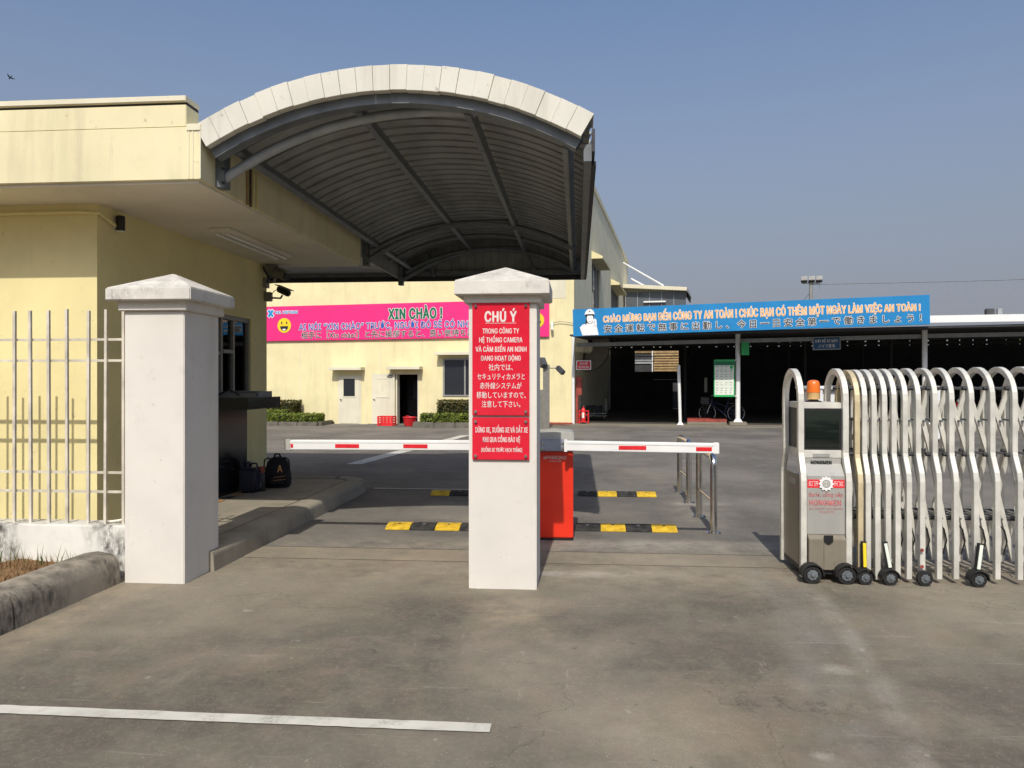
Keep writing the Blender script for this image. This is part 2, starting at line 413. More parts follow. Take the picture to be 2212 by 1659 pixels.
# ------------------------------------------------------------------ mesh helpers
class MB:
    def __init__(s):
        s.v = []; s.f = []
    def add(s, verts, faces):
        o = len(s.v)
        s.v += [tuple(v) for v in verts]
        s.f += [tuple(i + o for i in f) for f in faces]
        return s
    def box(s, x0, x1, y0, y1, z0, z1):
        return s.add([(x0, y0, z0), (x1, y0, z0), (x1, y1, z0), (x0, y1, z0), (x0, y0, z1), (x1, y0, z1), (x1, y1, z1), (x0, y1, z1)],
                     [(0, 3, 2, 1), (4, 5, 6, 7), (0, 1, 5, 4), (1, 2, 6, 5), (2, 3, 7, 6), (3, 0, 4, 7)])
    def hexa(s, p):
        return s.add(p, [(0, 3, 2, 1), (4, 5, 6, 7), (0, 1, 5, 4), (1, 2, 6, 5), (2, 3, 7, 6), (3, 0, 4, 7)])
    def bar(s, a, b, w, h, up=(0, 0, 1)):
        a = Vector(a); b = Vector(b); d = (b - a).normalized()
        u = Vector(up)
        if abs(d.dot(u)) > .98:
            u = Vector((1, 0, 0))
        r = d.cross(u).normalized() * (w / 2); u2 = r.cross(d).normalized() * (h / 2)
        return s.hexa([a - r - u2, a + r - u2, b + r - u2, b - r - u2, a - r + u2, a + r + u2, b + r + u2, b - r + u2])
    def prism(s, poly, axis, a0, a1):
        """poly: 2-D outline, extruded along axis 0/1/2 from a0 to a1"""
        n = len(poly)
        def P(p, a):
            return {0: (a, p[0], p[1]), 1: (p[0], a, p[1]), 2: (p[0], p[1], a)}[axis]
        return s.add([P(p, a0) for p in poly] + [P(p, a1) for p in poly],
                     [tuple(range(n)), tuple(range(2 * n - 1, n - 1, -1))] + [(i, i + n, (i + 1) % n + n, (i + 1) % n) for i in range(n)])
    def tube(s, pts, r, n=10, cap=True, rs=None):
        pts = [Vector(p) for p in pts]; o = len(s.v); m = len(pts)
        t = (pts[1] - pts[0]).normalized()
        u = Vector((0, 0, 1)) if abs(t.z) < .9 else Vector((1, 0, 0))
        a = t.cross(u).normalized(); b = a.cross(t).normalized()
        for i, p in enumerate(pts):
            if i == 0: d = pts[1] - p
            elif i == m - 1: d = p - pts[i - 1]
            else: d = (pts[i + 1] - p).normalized() + (p - pts[i - 1]).normalized()
            d.normalize()
            a = (a - d * a.dot(d)).normalized(); b = d.cross(a).normalized() * -1
            rr = rs[i] if rs else r
            for k in range(n):
                q = 2 * math.pi * k / n
                s.v.append(tuple(p + (a * math.cos(q) + b * math.sin(q)) * rr))
        for i in range(m - 1):
            for k in range(n):
                s.f.append((o + i * n + k, o + i * n + (k + 1) % n, o + (i + 1) * n + (k + 1) % n, o + (i + 1) * n + k))
        if cap:
            s.f.append(tuple(o + k for k in range(n))[::-1]); s.f.append(tuple(o + (m - 1) * n + k for k in range(n)))
        return s
    def lathe(s, prof, c, axis=2, n=20):
        """prof: (radius, height) list revolved round axis through c"""
        o = len(s.v); m = len(prof)
        for (r, hh) in prof:
            for k in range(n):
                q = 2 * math.pi * k / n
                x, y = r * math.cos(q), r * math.sin(q)
                p = {2: (x, y, hh), 1: (x, hh, y), 0: (hh, x, y)}[axis]
                s.v.append((c[0] + p[0], c[1] + p[1], c[2] + p[2]))
        for i in range(m - 1):
            for k in range(n):
                s.f.append((o + i * n + k, o + i * n + (k + 1) % n, o + (i + 1) * n + (k + 1) % n, o + (i + 1) * n + k))
        s.f.append(tuple(o + k for k in range(n))[::-1]); s.f.append(tuple(o + (m - 1) * n + k for k in range(n)))
        return s
    def build(s, name, mat, parent=None, bevel=0.0, smooth=False, seg=2):
        me = bpy.data.meshes.new(name)
        me.from_pydata(s.v, [], s.f)
        bm = bmesh.new(); bm.from_mesh(me)
        bmesh.ops.recalc_face_normals(bm, faces=bm.faces)
        if bevel:
            es = [e for e in bm.edges if len(e.link_faces) == 2 and e.calc_face_angle(0) > .5]
            bmesh.ops.bevel(bm, geom=es, offset=bevel, segments=seg, affect='EDGES', clamp_overlap=True)
        bm.to_mesh(me); bm.free()
        if smooth:
            for p in me.polygons: p.use_smooth = True
            me.set_sharp_from_angle(angle=R(38))
        me.materials.append(M[mat] if isinstance(mat, str) else mat)
        o = bpy.data.objects.new(name, me)
        COL.objects.link(o)
        if parent: o.parent = parent
        return o

def kerb_profile(w, h, r, z0=-.05):
    p = [(-w / 2, z0), (-w / 2, h - r)]
    p += [(-w / 2 + r - r * math.cos(R(a)), h - r + r * math.sin(R(a))) for a in (22, 45, 68)]
    p += [(-w / 2 + r, h), (0, h + .012), (w / 2 - r, h)]
    p += [(w / 2 - r + r * math.sin(R(a)), h - r + r * math.cos(R(a))) for a in (22, 45, 68)]
    return p + [(w / 2, h - r), (w / 2 + .012, z0)]

def tag(o, label=None, cat=None, group=None, kind=None):
    if label: o['label'] = label
    if cat: o['category'] = cat
    if group: o['group'] = group
    if kind: o['kind'] = kind
    return o

def thing(name, label, cat, loc=(0, 0, 0), rz=0.0, group=None, ry=0.0):
    o = bpy.data.objects.new(name, None)
    COL.objects.link(o)
    o.empty_display_size = .2
    o.location = loc
    o.rotation_euler = (0, R(ry), R(rz))
    return tag(o, label, cat, group)

def B(*a):
    return MB().box(*a)

def copy_tree(o, parent=None):
    c = o.copy(); COL.objects.link(c); c.parent = parent
    for ch in list(o.children):
        copy_tree(ch, c)
    return c

def inst(src, parent, loc=(0, 0, 0), rot=(0, 0, 0), name=None):
    c = src.copy(); COL.objects.link(c); c.parent = parent
    c.location = loc; c.rotation_euler = rot
    if name: c.name = name
    return c

# ---- lettering: each line of print is a thin sheet of real letter outlines
import os
def bundled_font():
    try:
        fp = os.path.join(bpy.utils.system_resource('DATAFILES', path='fonts'), 'Inter.woff2')
        return bpy.data.fonts.load(fp) if os.path.exists(fp) else None
    except Exception:
        return None
SANS = bundled_font()
_cap = {}
def is_cjk(body):
    return any(ord(c) >= 0x2e80 for c in body)

def letter_mesh(body, bold, plain_font=False):
    cu = bpy.data.curves.new('letters', 'FONT')
    cu.body = body; cu.size = 1.0; cu.resolution_u = 3; cu.space_character = 1.0 + bold
    if SANS and not plain_font and not is_cjk(body): cu.font = SANS
    ob = bpy.data.objects.new('letters', cu)
    COL.objects.link(ob)
    bpy.context.view_layer.update()
    me = bpy.data.meshes.new_from_object(ob.evaluated_get(bpy.context.evaluated_depsgraph_get()))
    v = [(p.co.x, p.co.y) for p in me.vertices]
    f = [tuple(p.vertices) for p in me.polygons]
    bpy.data.objects.remove(ob); bpy.data.curves.remove(cu); bpy.data.meshes.remove(me)
    return v, f

def cap_h(bold):
    if bold not in _cap:
        v, _ = letter_mesh('H', 0.0, bold)
        _cap[bold] = (max(p[1] for p in v), min(p[1] for p in v))
    return _cap[bold]

def text(body, x0, x1, zb, cap, y, mat, parent, bold=.0, outline=None, r=.02, name='lettering', slope=0.0, zfun=None):
    """a line of print on a face looking to -Y: x0..x1 wide, baseline zb, capitals `cap` high"""
    v, f = letter_mesh(body, bold * 2.2)
    if not v: return None
    mx0 = min(p[0] for p in v); mx1 = max(p[0] for p in v)
    hi, lo = cap_h(is_cjk(body))
    sx = (x1 - x0) / (mx1 - mx0); sz = cap / (hi - lo)
    def tr(p, dx=0, dz=0):
        x = x0 + (p[0] - mx0) * sx
        z = (p[1] - lo) * sz
        if zfun: z *= zfun((x - x0) / (x1 - x0))
        return (x + dx, zb + z + slope * (x - x0) + dz)
    if outline:
        mb = MB()
        for k in range(10):
            q = 2 * math.pi * k / 10
            yy = y + .004 + k * .0004
            mb.add([(a, yy, b) for a, b in (tr(p, r * math.cos(q), r * math.sin(q)) for p in v)], f)
        tag(mb.build(name + '_outline', outline, parent), kind='stuff')
    mb = MB().add([(a, y, b) for a, b in (tr(p) for p in v)], f)
    w = bold * 1.5 * cap
    for k in range(6 if bold else 0):
        q = 2 * math.pi * k / 6
        mb.add([(a, y + .0002 * (k + 1), b) for a, b in (tr(p, w * math.cos(q), w * math.sin(q)) for p in v)], f)
    return tag(mb.build(name, mat, parent), kind='stuff')

def poly(pts, y, mat, parent, name):
    """flat printed shape on a face looking to -Y"""
    return MB().add([(a, y, b) for a, b in pts], [tuple(range(len(pts)))]).build(name, mat, parent)

def circle_pts(cx, cz, rx, rz, n=24, a0=0, a1=360):
    return [(cx + rx * math.cos(R(a0 + (a1 - a0) * k / n)), cz + rz * math.sin(R(a0 + (a1 - a0) * k / n))) for k in range(n + (a1 - a0 != 360))]

def wall_xz(mb, x0, x1, z0, z1, y0, y1, holes):
    """boxes round rectangular openings (hx0,hx1,hz0,hz1) in a wall of the XZ plane"""
    xs = sorted({x0, x1, *[h[0] for h in holes], *[h[1] for h in holes]})
    for a, b in zip(xs, xs[1:]):
        cuts = sorted([(h[2], h[3]) for h in holes if h[0] <= a and h[1] >= b])
        z = z0
        for c0, c1 in cuts:
            if c0 > z: mb.box(a, b, y0, y1, z, c0)
            z = c1
        if z < z1: mb.box(a, b, y0, y1, z, z1)
    return mb

def wall_yz(mb, y0, y1, z0, z1, x0, x1, holes):
    t = MB(); wall_xz(t, y0, y1, z0, z1, x0, x1, holes)
    return mb.add([(v[1], v[0], v[2]) for v in t.v], t.f)

def sm(a, b, x):
    x = max(0.0, min(1.0, (x - a) / (b - a)))
    return x * x * (3 - 2 * x)

def zg(x, y):
    """the yard dips a little towards the factory doors"""
    return -0.12 * sm(14, 26, y) * sm(1.5, -6, x)

# ================================================================== THE SETTING
def sheet(name, x0, x1, y0, y1, z, mat, nx=1, ny=1, fn=None):
    mb = MB()
    vs = []
    for j in range(ny + 1):
        for i in range(nx + 1):
            x = x0 + (x1 - x0) * i / nx; y = y0 + (y1 - y0) * j / ny
            vs.append((x, y, z + (fn(x, y) if fn else 0)))
    fs = [(j * (nx + 1) + i, j * (nx + 1) + i + 1, (j + 1) * (nx + 1) + i + 1, (j + 1) * (nx + 1) + i) for j in range(ny) for i in range(nx)]
    mb.add(vs, fs)
    return tag(mb.build(name, mat), kind='structure')

sheet('ground', -1500, 1500, -1500, 1500, -.22, 'earth')
sheet('forecourt', -60, 60, -40, 6.745, 0, 'forecourt')
sheet('threshold_strip', -60, 60, 6.757, 7.22, 0, 'threshold')
sheet('yard', -60, 60, 7.232, 60, 0, 'yard', 120, 106, zg)

def road_line(name, pts, label):
    h_ = len(pts) // 2; n_ = len(pts)
    o = MB().add([(x, y, zg(x, y) + .006) for x, y in pts], [(i, i + 1, n_ - 2 - i, n_ - 1 - i) for i in range(h_ - 1)]).build(name, 'line')
    tag(o, label, kind='structure')
def strip(x0, x1, ylo, yhi, n, jit):
    lo = [(x0 + (x1 - x0) * i / n, ylo + random.uniform(-jit, jit)) for i in range(n + 1)]
    hi = [(x0 + (x1 - x0) * i / n, yhi + random.uniform(-jit, jit)) for i in range(n + 1)]
    return lo + hi[::-1]
road_line('road_marking', strip(-4.6, -.4, 3.47, 3.56, 60, .003), 'thick white stop line painted across the near concrete forecourt')
road_line('road_marking', strip(-3.02, -.45, 11.18, 11.26, 20, .004), 'thin white line painted under the arched canopy')
road_line('road_marking', [(-4.12 + .82 * k / 18, 14.45 + 9.05 * k / 18) for k in range(19)] + [(-3.62 - .83 * k / 18, 23.5 - 9.05 * k / 18) for k in range(19)], 'white line running back across the yard behind the barrier arm')

# ---- kerb of the planted verge in front
verge = thing('verge_kerb', 'weathered mould-blackened rounded kerb beside dry grass at the left edge', 'kerb', (0, 0, 0))
ys = [5.82, 4.66, 3.55, 2.4, 1.2]
for a, b in zip(ys, ys[1:]):
    MB().prism([(-3.80 + u, v) for u, v in kerb_profile(.36, .24 + random.uniform(-.006, .006), .10)], 1, b + .01, a - .01).build('kerb_stone', 'kerb', verge, 0, True)
soil = sheet('soil', -12, -3.96, 0, 5.98, .1, 'dry', 40, 30, lambda x, y: random.uniform(-.02, .03) + .02)
random.seed(3)
mb = MB()
for i in range(5200):
    x = random.uniform(-5.6, -3.98); y = random.uniform(4.1, 5.93)
    a = random.uniform(0, 6.28); l = random.uniform(.04, .13); t = random.uniform(.2, 1.2)
    dx, dy = math.cos(a), math.sin(a); w = .004
    e = (x + dx * l * math.sin(t), y + dy * l * math.sin(t), .11 + l * math.cos(t))
    mb.add([(x - dy * w, y + dx * w, .11), (x + dy * w, y - dx * w, .11), e], [(0, 1, 2)])
tag(mb.build('dry_grass', 'dry'), 'dry brown grass on the verge behind the kerb', 'grass', kind='stuff')
mb = MB()
for i in range(40):
    x = random.choice([random.gauss(-4.2, .12), random.gauss(-4.75, .15)]); y = random.uniform(5.8, 5.93)
    a = random.uniform(0, 6.28); l = random.uniform(.08, .2); w = .005
    dx, dy = math.cos(a), math.sin(a) * .4
    mb.add([(x - w, y, .11), (x + w, y, .11), (x + dx * l * .5, y + dy * l * .5, .11 + l)], [(0, 1, 2)])
tag(mb.build('weeds', 'leaf_tree'), 'green weeds sprouting at the foot of the low wall', 'weeds', kind='stuff')

# ---- low wall and bar fence
lw = thing('low_wall', 'low white plaster wall blotched with black mould under the bar fence', 'wall')
B(-12, -3.585, 5.98, 6.22, -.05, .42).build('wall_body', 'lowwall', lw, .012)
fe = thing('bar_fence', 'cream metal bar fence standing on the mouldy low wall', 'fence')
bar0 = B(-.011, .011, -.011, .011, .40, 2.19).build('bar', 'fence_bar', fe)
bar0.location = (-3.74, 6.06, 0)
xs = [-3.90, -4.05, -4.23, -4.39, -4.55, -4.70] + [-4.86 - .16 * k for k in range(8)]
for x in xs:
    inst(bar0, fe, (x, 6.06, random.uniform(-.012, .008)), (R(random.uniform(-.25, .25)), R(random.uniform(-.25, .25)), 0))
for z in (1.945, 1.77, .84, .68):
    B(-6.2, -3.585, 6.074, 6.092, z - .01, z + .01).build('rail', 'fence_bar', fe)
tag(MB().tube([(-3.6, 6.1, .5), (-3.68, 6.12, .47), (-3.8, 6.1, .44), (-3.87, 6.08, .432)], .011, 8).build('cable_stub', 'fence_bar', None, 0, True),
    'short pale conduit stub curling out beside the left pillar on the low wall', 'conduit')

# ---- gate pillars
def pillar(x0, x1, y0, y1, zs, band, ch, pk, label):
    p = thing('gate_pillar', label, 'pillar', (0, 0, 0), 0, 'white gate pillars')
    B(x0, x1, y0, y1, -.05, zs - band).build('shaft', 'white_plaster', p, .006)
    c = .035
    B(x0 - c, x1 + c, y0 - c, y1 + c, zs - band, zs + .005).build('neck_band', 'white_plaster', p, .006)
    cx, cy = (x0 + x1) / 2, (y0 + y1) / 2; e = .1
    X0, X1, Y0, Y1 = x0 - e, x1 + e, y0 - e, y1 + e
    mb = MB().add([(X0, Y0, zs), (X1, Y0, zs), (X1, Y1, zs), (X0, Y1, zs), (X0, Y0, zs + ch), (X1, Y0, zs + ch), (X1, Y1, zs + ch), (X0, Y1, zs + ch), (cx, cy, pk)],
                  [(0, 3, 2, 1), (0, 1, 5, 4), (1, 2, 6, 5), (2, 3, 7, 6), (3, 0, 4, 7), (4, 5, 8), (5, 6, 8), (6, 7, 8), (7, 4, 8)])
    mb.build('cap', 'cap', p, .008)
    return p
pillar(-3.585, -3.09, 5.82, 6.40, 2.23, .075, .10, 2.49, 'white square gate pillar with pyramid cap beside the bar fence')
pillar(-.84, -.315, 5.89, 6.42, 2.255, .055, .112, 2.515, 'white square gate pillar carrying the two red notices')

# ---- guardhouse island
isl = thing('guardhouse_island', 'raised concrete kerbed island under the yellow guardhouse', 'island')
pts = [(-12, 6.3), (-3.35, 6.3), (-3.35, 10.8)]
pts += [(-3.55 + .2 * math.cos(R(a)), 10.8 + .2 * math.sin(R(a))) for a in (30, 60, 90)] + [(-12, 11.0)]
MB().prism(pts, 2, -.1, .163).build('paving', 'island_kerb', isl)
ys = [6.22, 7.33, 8.42, 9.5, 10.79]
for a, b in zip(ys, ys[1:]):
    MB().prism([(-3.201 + u, v) for u, v in kerb_profile(.302, .172, .05)], 1, a + .003, b - .003).build('kerb_stone', 'island_kerb', isl, 0, True)
for a0, a1 in ((0, 45), (45, 90)):
    q = [(-3.55 + .5 * math.cos(R(a0 + (a1 - a0) * k / 5)), 10.8 + .5 * math.sin(R(a0 + (a1 - a0) * k / 5))) for k in range(6)]
    q += [(-3.55 + .2 * math.cos(R(a1 - (a1 - a0) * k / 5)), 10.8 + .2 * math.sin(R(a1 - (a1 - a0) * k / 5))) for k in range(6)]
    MB().prism(q, 2, -.05, .172).build('kerb_stone', 'island_kerb', isl, .045, True, 3)
for k in range(6):
    MB().prism([(11.149 + u, v) for u, v in kerb_profile(.302, .172, .05)], 0, -3.56 - (k + 1) * 1.1, -3.56 - k * 1.1 - .006).build('kerb_stone', 'island_kerb', isl, 0, True)

# ---- guardhouse
gh = thing('guardhouse', 'cream yellow guardhouse with deep flat roof and dark service window', 'building')
mb = MB()
wx = -4.43
wall_xz(mb, -10, wx, .1, 3.24, 6.76, 6.92, [])
wall_yz(mb, 6.92, 10.65, .1, 3.24, wx - .16, wx, [(8.3, 10.12, 1.42, 2.44)])
wall_xz(mb, -10, wx - .16, .1, 3.24, 10.49, 10.65, [(-6.5, -5.2, 1.2, 2.4)])
mb.build('wall', 'yellow_low', gh)
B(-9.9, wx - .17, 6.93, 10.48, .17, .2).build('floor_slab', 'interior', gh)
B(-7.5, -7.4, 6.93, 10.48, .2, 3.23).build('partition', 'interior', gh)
rf = B(-10, -3.1, 6.1, 10.8, 3.262, 3.70).build('roof', 'fascia', gh, .006)
B(-9.98, -3.13, 6.13, 10.77, 3.24, 3.262).build('soffit', 'soffit', gh)
B(-10, -3.225, 6.102, 6.32, 3.70, 3.885).build('parapet', 'fascia', gh, .005)
B(-10, -3.228, 6.125, 6.315, 3.885, 3.91).build('groove', 'dark', gh)
B(-10, -3.222, 6.088, 6.325, 3.91, 3.957).build('coping', 'cream', gh, .005)
B(-3.222, -3.09, 6.09, 6.30, 3.66, 3.722).build('corner_coping', 'cream', gh, .008)
for x in (-3.1, -3.165, -3.2):
    B(x - .004, x + .004, 6.094, 6.102, 3.27, 3.69).build('stain_joint', 'cream', gh)
for y, r, m_ in ((6.98, .014, 'wood'), (7.05, .012, 'bark'), (7.12, .014, 'yellow_low'), (7.2, .014, 'yellow_low')):
    MB().tube([(-3.09, y, 3.25), (-3.09, y, 3.60)], r, 8).build('downpipe', m_, gh, 0, True)
# service window: frame, panes, mullions
wf = MB()
for a in ((8.3, 10.12, 1.42, 1.47), (8.3, 10.12, 2.385, 2.44)):
    wf.box(wx - .09, wx - .02, a[0], a[1], a[2], a[3])
for y in (8.3, 9.28, 9.62, 10.07):
    wf.box(wx - .09, wx - .02, y, y + .05, 1.47, 2.385)
wf.box(wx - .085, wx - .025, 8.35, 9.28, 1.93, 1.97)
wf.box(wx - .07, wx - .012, 9.33, 9.62, 1.955, 2.0)
win = wf.build('window_frame', 'frame_dk', gh)
for a, b, c, d in ((8.35, 9.28, 1.97, 2.385), (8.35, 9.28, 1.47, 1.93), (9.33, 9.62, 1.47, 2.385), (9.67, 10.07, 1.47, 2.385)):
    B(wx - .062, wx - .056, a, b, c, d).build('pane', 'pane', win)
B(wx - .13, wx - .1, 9.72, 9.98, 1.5, 1.86).build('notice_paper', 'paper', win)
# granite counter and panel
B(wx, -3.75, 8.48, 9.45, 1.27, 1.405).build('counter_shelf', 'granite', gh, .004)
B(wx, wx + .035, 8.2, 9.92, .17, 1.268).build('counter_panel', 'granite', gh, .003)
B(wx, wx + .05, 8.2, 9.98, 1.405, 1.425).build('window_sill', 'granite', gh)
for k in range(6):
    B(wx + .09, wx + .2, 8.5 + k * .27, 8.6 + k * .27 + .08, .166, .169).build('caution_tape', 'tan' if k % 2 else 'black', gh)
# eave conduit, ceiling light
MB().tube([(-9, 6.74, 3.15), (-6, 6.74, 3.155), (-4.6, 6.74, 3.16), (-4.40, 6.75, 3.15), (-4.405, 7.1, 3.06)], .016, 8).build('conduit', 'yellow_low', gh, 0, True)
lt = B(-3.93, -3.70, 7.92, 9.7, 3.195, 3.238).build('ceiling_light', 'soffit', gh, .006)
for x in (-3.87, -3.76):
    MB().tube([(x, 7.98, 3.178), (x, 9.64, 3.178)], .014, 10).build('lamp_tube', 'print_white', lt, 0, True)
B(-3.65, -3.42, 8.7, 9.3, 3.232, 3.2385).build('hatch', 'cream', gh)

# rear lean roof behind the guardhouse
B(-10, -3.12, 10.82, 13.3, 3.5, 3.62).build('rear_roof', 'sheet', gh)

# ---- arched entrance canopy
cp = thing('arched_canopy', 'barrel arched metal canopy with white folded edge over the entrance lane', 'canopy')
CX, CZ, RO = -1.515, .92, 3.23
YF, YR = 6.1, 13.4
def arc(r, a):                       # a in degrees from vertical, + to the right
    return (CX + r * math.sin(R(a)), CZ + r * math.cos(R(a)))
AE = 30.5
NP = 24
random.seed(11)
for k in range(NP):                  # front edge: folded sheet pieces, a little uneven
    a0 = -AE + 2 * AE * k / NP + .028; a1 = -AE + 2 * AE * (k + 1) / NP - .028
    dy = random.uniform(-.006, .006); dr = random.uniform(-.004, .004); dt = random.uniform(-.02, .02) ** 1
    mb = MB()
    ps = []
    for y, ro, ri in ((YF + dy, RO + dr, RO - .198 + dr), (YF + dy + .012 + dt * .3, RO + dr - .001, RO - .198 + dr)):
        for r, a in ((ri, a0), (ri, a1), (ro, a1), (ro, a0)):
            x, z = arc(r, a); ps.append((x, y, z))
    mb.hexa(ps)
    for (r0, r1, y0, y1) in ((RO - .004 + dr, RO + .004 + dr, YF + dy + .002, YF + .34), (RO - .2 + dr, RO - .192 + dr, YF + dy + .001, YF + .075)):
        qs = []
        for y in (y0, y1):
            for r, a in ((r0, a0), (r0, a1), (r1, a1), (r1, a0)):
                x, z = arc(r, a); qs.append((x, y, z))
        mb.hexa(qs)
    mb.build('edge_panel', 'trim', cp)
# ribbed roof sheet
mb = MB(); prof = []
y = YF + .02
while y < YR:
    prof += [(y, .0), (y + .145, .0), (y + .15, .042), (y + .205, .042), (y + .21, .0)]; y += .22
NA = 30; n = len(prof)
for lay in (0, 1):
    for i in range(NA + 1):
        a = -AE + 2 * AE * i / NA
        for (yy, d) in prof:
            x, z = arc(RO - .06 + d - lay * .004, a); mb.v.append((x, min(yy, YR), z))
for i in range(NA):
    for j in range(n - 1):
        q = i * n + j
        mb.f.append((q, q + 1, q + n + 1, q + n))
        q += (NA + 1) * n
        mb.f.append((q + n, q + n + 1, q + 1, q))
mb.build('roof_sheet', 'sheet', cp)
# purlins along the canopy
for a in (-27.5, -6.3, 11.8, 28.6):
    x, z = arc(2.99, a)
    MB().bar((x, YF + .205, z), (x, YR - .1, z), .06, .1, (math.sin(R(a)), 0, math.cos(R(a)))).build('purlin', 'steel', cp, .004)
# arched ribs and braces
def arch(y, r, rad, a0=-AE + .8, a1=AE - .8, name='arch_rib'):
    MB().tube([(arc(r, a0 + (a1 - a0) * k / 24)[0], y, arc(r, a0 + (a1 - a0) * k / 24)[1]) for k in range(25)], rad, 10).build(name, 'steel', cp, 0, True)
def brace(y):
    P0, P1, P2 = Vector((-3.09, y, 3.32)), Vector((-2.1, y, 3.98)), Vector((-.86, y, 3.86))
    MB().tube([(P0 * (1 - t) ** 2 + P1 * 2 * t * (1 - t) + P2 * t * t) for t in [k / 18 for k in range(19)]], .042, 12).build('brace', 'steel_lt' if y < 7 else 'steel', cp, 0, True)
mb = MB()
for k in range(24):                  # front box arch right behind the edge panels
    a0 = -AE + 2 * AE * k / 24; a1 = -AE + 2 * AE * (k + 1) / 24
    ps = []
    for yy in (YF + .08, YF + .2):
        for r, a in ((2.95, a0), (2.95, a1), (3.07, a1), (3.07, a0)):
            x, z = arc(r, a); ps.append((x, yy, z))
    mb.hexa(ps)
mb.build('front_arch_beam', 'steel', cp)
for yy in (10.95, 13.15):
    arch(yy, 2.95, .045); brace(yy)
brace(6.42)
arch(12.0, 2.97, .03)
for yy in (6.42, 10.95, 13.15):
    B(-3.1, -3.02, yy - .06, yy + .06, 3.26, 3.60).build('bracket', 'steel', cp, .004)
    for z in (3.3, 3.42):
        MB().lathe([(.012, 0), (.012, .02)], (-3.03, yy - .075, z), 1, 8).build('bolt', 'dark', cp)
# right edge beam and gutter
B(.045, .11, YF + .1, YR, 3.36, 3.5).build('edge_beam', 'steel', cp, .004)
mb = MB().box(.112, .135, YF + .03, YR, 3.42, 3.60).box(.112, .15, YF + .3, YR, 3.38, 3.418)
mb.build('gutter', 'dark', cp)
B(-3.125, -3.1, 10.805, YR, 3.38, 3.72).build('light_gap_strip', 'sheet', cp)  # added strip, blocks light leaking in along the canopy's left edge
# rear gable: seamed sheets, tie beam
random.seed(5)
for k in range(NP):
    a0 = -AE + 2 * AE * k / NP + .05; a1 = -AE + 2 * AE * (k + 1) / NP - .05
    x0, z0 = arc(RO - .07, a0); x1, z1 = arc(RO - .07, a1); d = random.uniform(-.008, .008)
    MB().hexa([(x0, YR - .02 + d, 3.5), (x1, YR - .02 + d, 3.5), (x1, YR - .01 + d, 3.5), (x0, YR - .01 + d, 3.5), (x0, YR - .02 + d, z0), (x1, YR - .02 + d, z1), (x1, YR - .01 + d, z1), (x0, YR - .01 + d, z0)]).build('gable_panel', 'sheet', cp)
MB().prism([(arc(RO - .06, -AE + 2 * AE * k / 24)) for k in range(25)] + [(.12, 3.48), (-3.12, 3.48)], 1, YR, YR + .004).build('gable_backing', 'dark', cp)  # added sheet, stops daylight showing through the panel gaps
B(-8, .13, YR - .12, YR - .03, 3.44, 3.52).build('tie_beam', 'steel', cp)
B(-8, .14, YR - .005, YR + .03, 3.36, 3.6).build('rear_gutter', 'dark', cp)
MB().bar((-2.6, YR - .15, 3.9), (-2.5, YR - .15, 3.42), .05, .05).build('hanger', 'steel', cp)
MB().tube([(-.9, 13.15, 3.9), (-.75, 13.15, 3.5)], .03, 8).build('hanger', 'steel', cp)

# ================================================================== FACTORY (own frame, turned 7.5 degrees)
FC = (-.147, 28.993); FA = -7.5
ca, sa = math.cos(R(FA)), math.sin(R(FA))
def FW(x, y, z=0.0):                 # factory frame -> world
    return (FC[0] + ca * x - sa * y, FC[1] + sa * x + ca * y, z)
fb = thing('factory_building', 'tall cream yellow factory building behind the entrance yard', 'building', (FC[0], FC[1], 0), FA)
H = 10.57
mb = MB()
wall_xz(mb, -26, 0, -.4, H, 0, .25, [(-7.07, -6.13, -.4, 1.9), (-5.1, -3.4, 1.02, 2.46)])
mb.build('front_wall', 'yellow', fb)
mb = MB()
wall_yz(mb, .25, 30, -.4, H, -.25, 0, [(5.9, 9.5, 4.9, 7.1), (15.6, 21.0, 4.9, 7.1)])
mb.build('side_wall', 'side', fb)
B(-26, .06, -.06, .3, H - .25, H + .02).build('coping', 'cream', fb)
B(-.26, .06, .3, 30, H - .25, H + .02).build('coping', 'side', fb)
B(-26, -.26, .26, 30, H - .6, H - .4).build('roof', 'sheet', fb)
B(-26, -.3, 29.7, 30, -.4, H - .6).build('rear_wall', 'side', fb)
for x in (-11.2, -8.3, -7.75, -5.5, -2.6):       # hairline wall joints
    B(x - .008, x + .008, -.006, .0, -.1, 3.1 if x > -9 else 3.1).build('wall_joint', 'cream', fb)
B(-.95, -.3, -.008, 0, 4.72, 5.9).build('wall_patch', 'cream', fb)
# interior behind the open door and the window
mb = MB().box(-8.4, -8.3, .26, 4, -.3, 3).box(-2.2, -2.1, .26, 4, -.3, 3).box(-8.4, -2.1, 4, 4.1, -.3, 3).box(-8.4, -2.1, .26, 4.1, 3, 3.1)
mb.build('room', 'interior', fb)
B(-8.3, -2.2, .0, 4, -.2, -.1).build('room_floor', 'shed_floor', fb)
# inner door seen through the opening
idr = B(-7.2, -5.9, 1.6, 1.66, -.1, 2.2).build('inner_door', 'dark', fb)
for x in (-6.95, -6.45):
    B(x, x + .34, 1.585, 1.6, .85, 1.62).build('pane', 'bluepane', idr)
B(-6.55, -6.2, 1.2, 1.5, -.1, .62).build('inner_bin', 'red_plastic', fb)
